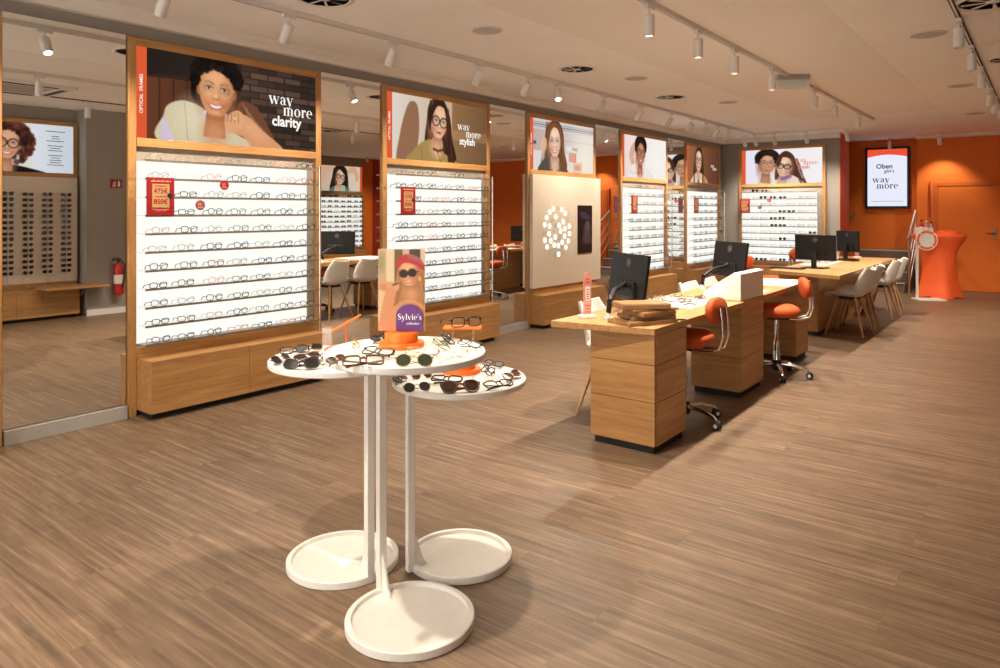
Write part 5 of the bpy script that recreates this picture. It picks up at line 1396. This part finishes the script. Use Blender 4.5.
# exit sign hanging at the break of the middle track
t = thing('exit_sign', (-2.05,7.50,CEIL), R(34), 'grey metal exit sign box with translucent plate hanging from the mid ceiling', 'exit sign')
mb = MB(); mb.box(-.16,.16,-.03,.03,-.050,-.001); mb.build('housing', M['steel'], t, .003)
box(-.155,.155,-.005,.005,-.150,-.050).build('plate', M['frost'], t)
grn = pmat('pale green pictogram', (0.45,0.62,0.50), .5)
mb = MB(); mb.box(-.10,-.05,-.007,-.0055,-.125,-.065); mb.box(-.02,.06,-.007,-.0055,-.100,-.090); mb.add([(.05,-.0065,-.115),(.085,-.0065,-.095),(.05,-.0065,-.075)],[(0,1,2)]); mb.build('pictogram', grn, t)
def speaker_disc(x, y, r, label):
    t = thing('ceiling_speaker', (x,y,CEIL), 0, label, 'speaker', 'round grey ceiling speakers')
    mb = MB(); mb.lathe([(r,-.001),(r,-.006),(r*.93,-.009),(r*.91,-.006)], seg=40, caps=False); mb.build('rim', M['lamp'], t)
    mb = MB(); mb.lathe([(r*.91,-.006),(r*.5,-.008),(0,-.009)], seg=40); mb.build('grille', pmat_g, t)
pmat_g = pmat('grey speaker grille', (0.50,0.47,0.43), .8, var=.2, scale=300)
throat = pmat('dim vent throat', (0.06,0.05,0.042), .8)
def vent(x, y, r, label):
    t = thing('ceiling_vent', (x,y,CEIL), 0, label, 'vent', 'round swirl vents in the ceiling')
    mb = MB(); mb.lathe([(r,-.001),(r,-.004),(r*.84,-.006),(r*.82,-.003)], seg=40, caps=False); mb.build('ring', M['white'], t)
    mb = MB(); mb.lathe([(r*.82,-.0015),(0,-.0015)], seg=40); mb.build('dark_throat', throat, t)
    for k in range(8):
        a = 2*PI*k/8; mb = MB()
        mb.add([(r*.2,-.02*r,-.006),(r*.76,-.05*r,-.006),(r*.76,.07*r,-.003),(r*.2,.03*r,-.003)], [(0,1,2,3)]); mb.xform(Matrix.Rotation(a,4,'Z')); mb.build('blade', M['lamp'], t)
    mb = MB(); mb.lathe([(r*.2,-.003),(r*.2,-.006),(0,-.007)], seg=20); mb.build('hub', M['lamp'], t)
for x, y, r, lab in ((-3.395,4.231,.12,'grey ceiling speaker between left and middle tracks, nearest the camera'),(-3.395,6.702,.12,'grey ceiling speaker between left and middle tracks, second from the camera'),(-3.222,8.891,.12,'grey ceiling speaker between left and middle tracks, third from the camera'),
                     (-0.752,6.434,.13,'grey ceiling speaker left of the dark track, nearest the camera'),(-0.772,9.269,.13,'grey ceiling speaker left of the dark track, second from the camera'),(-0.83,12.025,.13,'grey ceiling speaker left of the dark track, farthest from the camera')):
    speaker_disc(x, y, r, lab)
for x, y, r, lab in ((-3.733,2.962,.19,'round swirl vent near the left track, nearest the camera'),(-3.637,5.93,.19,'round swirl vent near the left track, second from the camera'),(-3.637,8.074,.19,'round swirl vent near the left track, third from the camera'),
                     (-2.373,10.453,.15,'small round vent near the far end of the middle track'),(-0.289,5.683,.24,'large round swirl vent right of the dark track, nearest the camera'),(-0.251,7.933,.22,'large round swirl vent right of the dark track, farther from the camera')):
    vent(x, y, r, lab)
t = thing('air_conditioner', (-1.0,2.95,CEIL), 0, 'square ceiling air conditioner panel seen in the nearest mirror', 'air conditioner')
mb = MB(); mb.box(-.45,.45,-.45,.45,-.03,-.001); mb.build('panel', M['lamp'], t, .006)
mb = MB(); mb.box(-.26,.26,-.26,.26,-.034,-.0305); mb.build('grille', M['skirt'], t)
for a in range(4):
    mb = MB(); mb.box(-.28,.28,-.40,-.34,-.033,-.0302); mb.xform(Matrix.Rotation(PI/2*a,4,'Z')); mb.build('air_slot', M['dark'], t)

# ------------------------------------------------------------------ world, camera, view
w = bpy.data.worlds.new('World'); bpy.context.scene.world = w; w.use_nodes = True
w.node_tree.nodes['Background'].inputs[0].default_value = (1,.95,.90,1); w.node_tree.nodes['Background'].inputs[1].default_value = 5.0  # added daylight, enters through the glazing behind the camera
cd = bpy.data.cameras.new('camera'); cam = bpy.data.objects.new('camera', cd); C.objects.link(cam)
cd.sensor_width = 36; cd.lens = 36*711/1000; cd.shift_y = -(334-211)/1000; cd.clip_start = .05; cd.clip_end = 60
cam.location = (0,0,H_EYE); cam.rotation_euler = (PI/2,0,YAW)
sc = bpy.context.scene; sc.camera = cam
sc.view_settings.view_transform = 'Standard'; sc.view_settings.look = 'None'; sc.view_settings.gamma = 1; sc.view_settings.use_curve_mapping = False
sc.view_settings.exposure = 0.28
sc.cycles.max_bounces = 10; sc.cycles.diffuse_bounces = 5; sc.cycles.glossy_bounces = 5; sc.cycles.transparent_max_bounces = 24; sc.cycles.transmission_bounces = 6
sc.cycles.sample_clamp_indirect = 6.0; sc.cycles.use_denoising = True; sc.cycles.caustics_reflective = False; sc.cycles.caustics_refractive = False
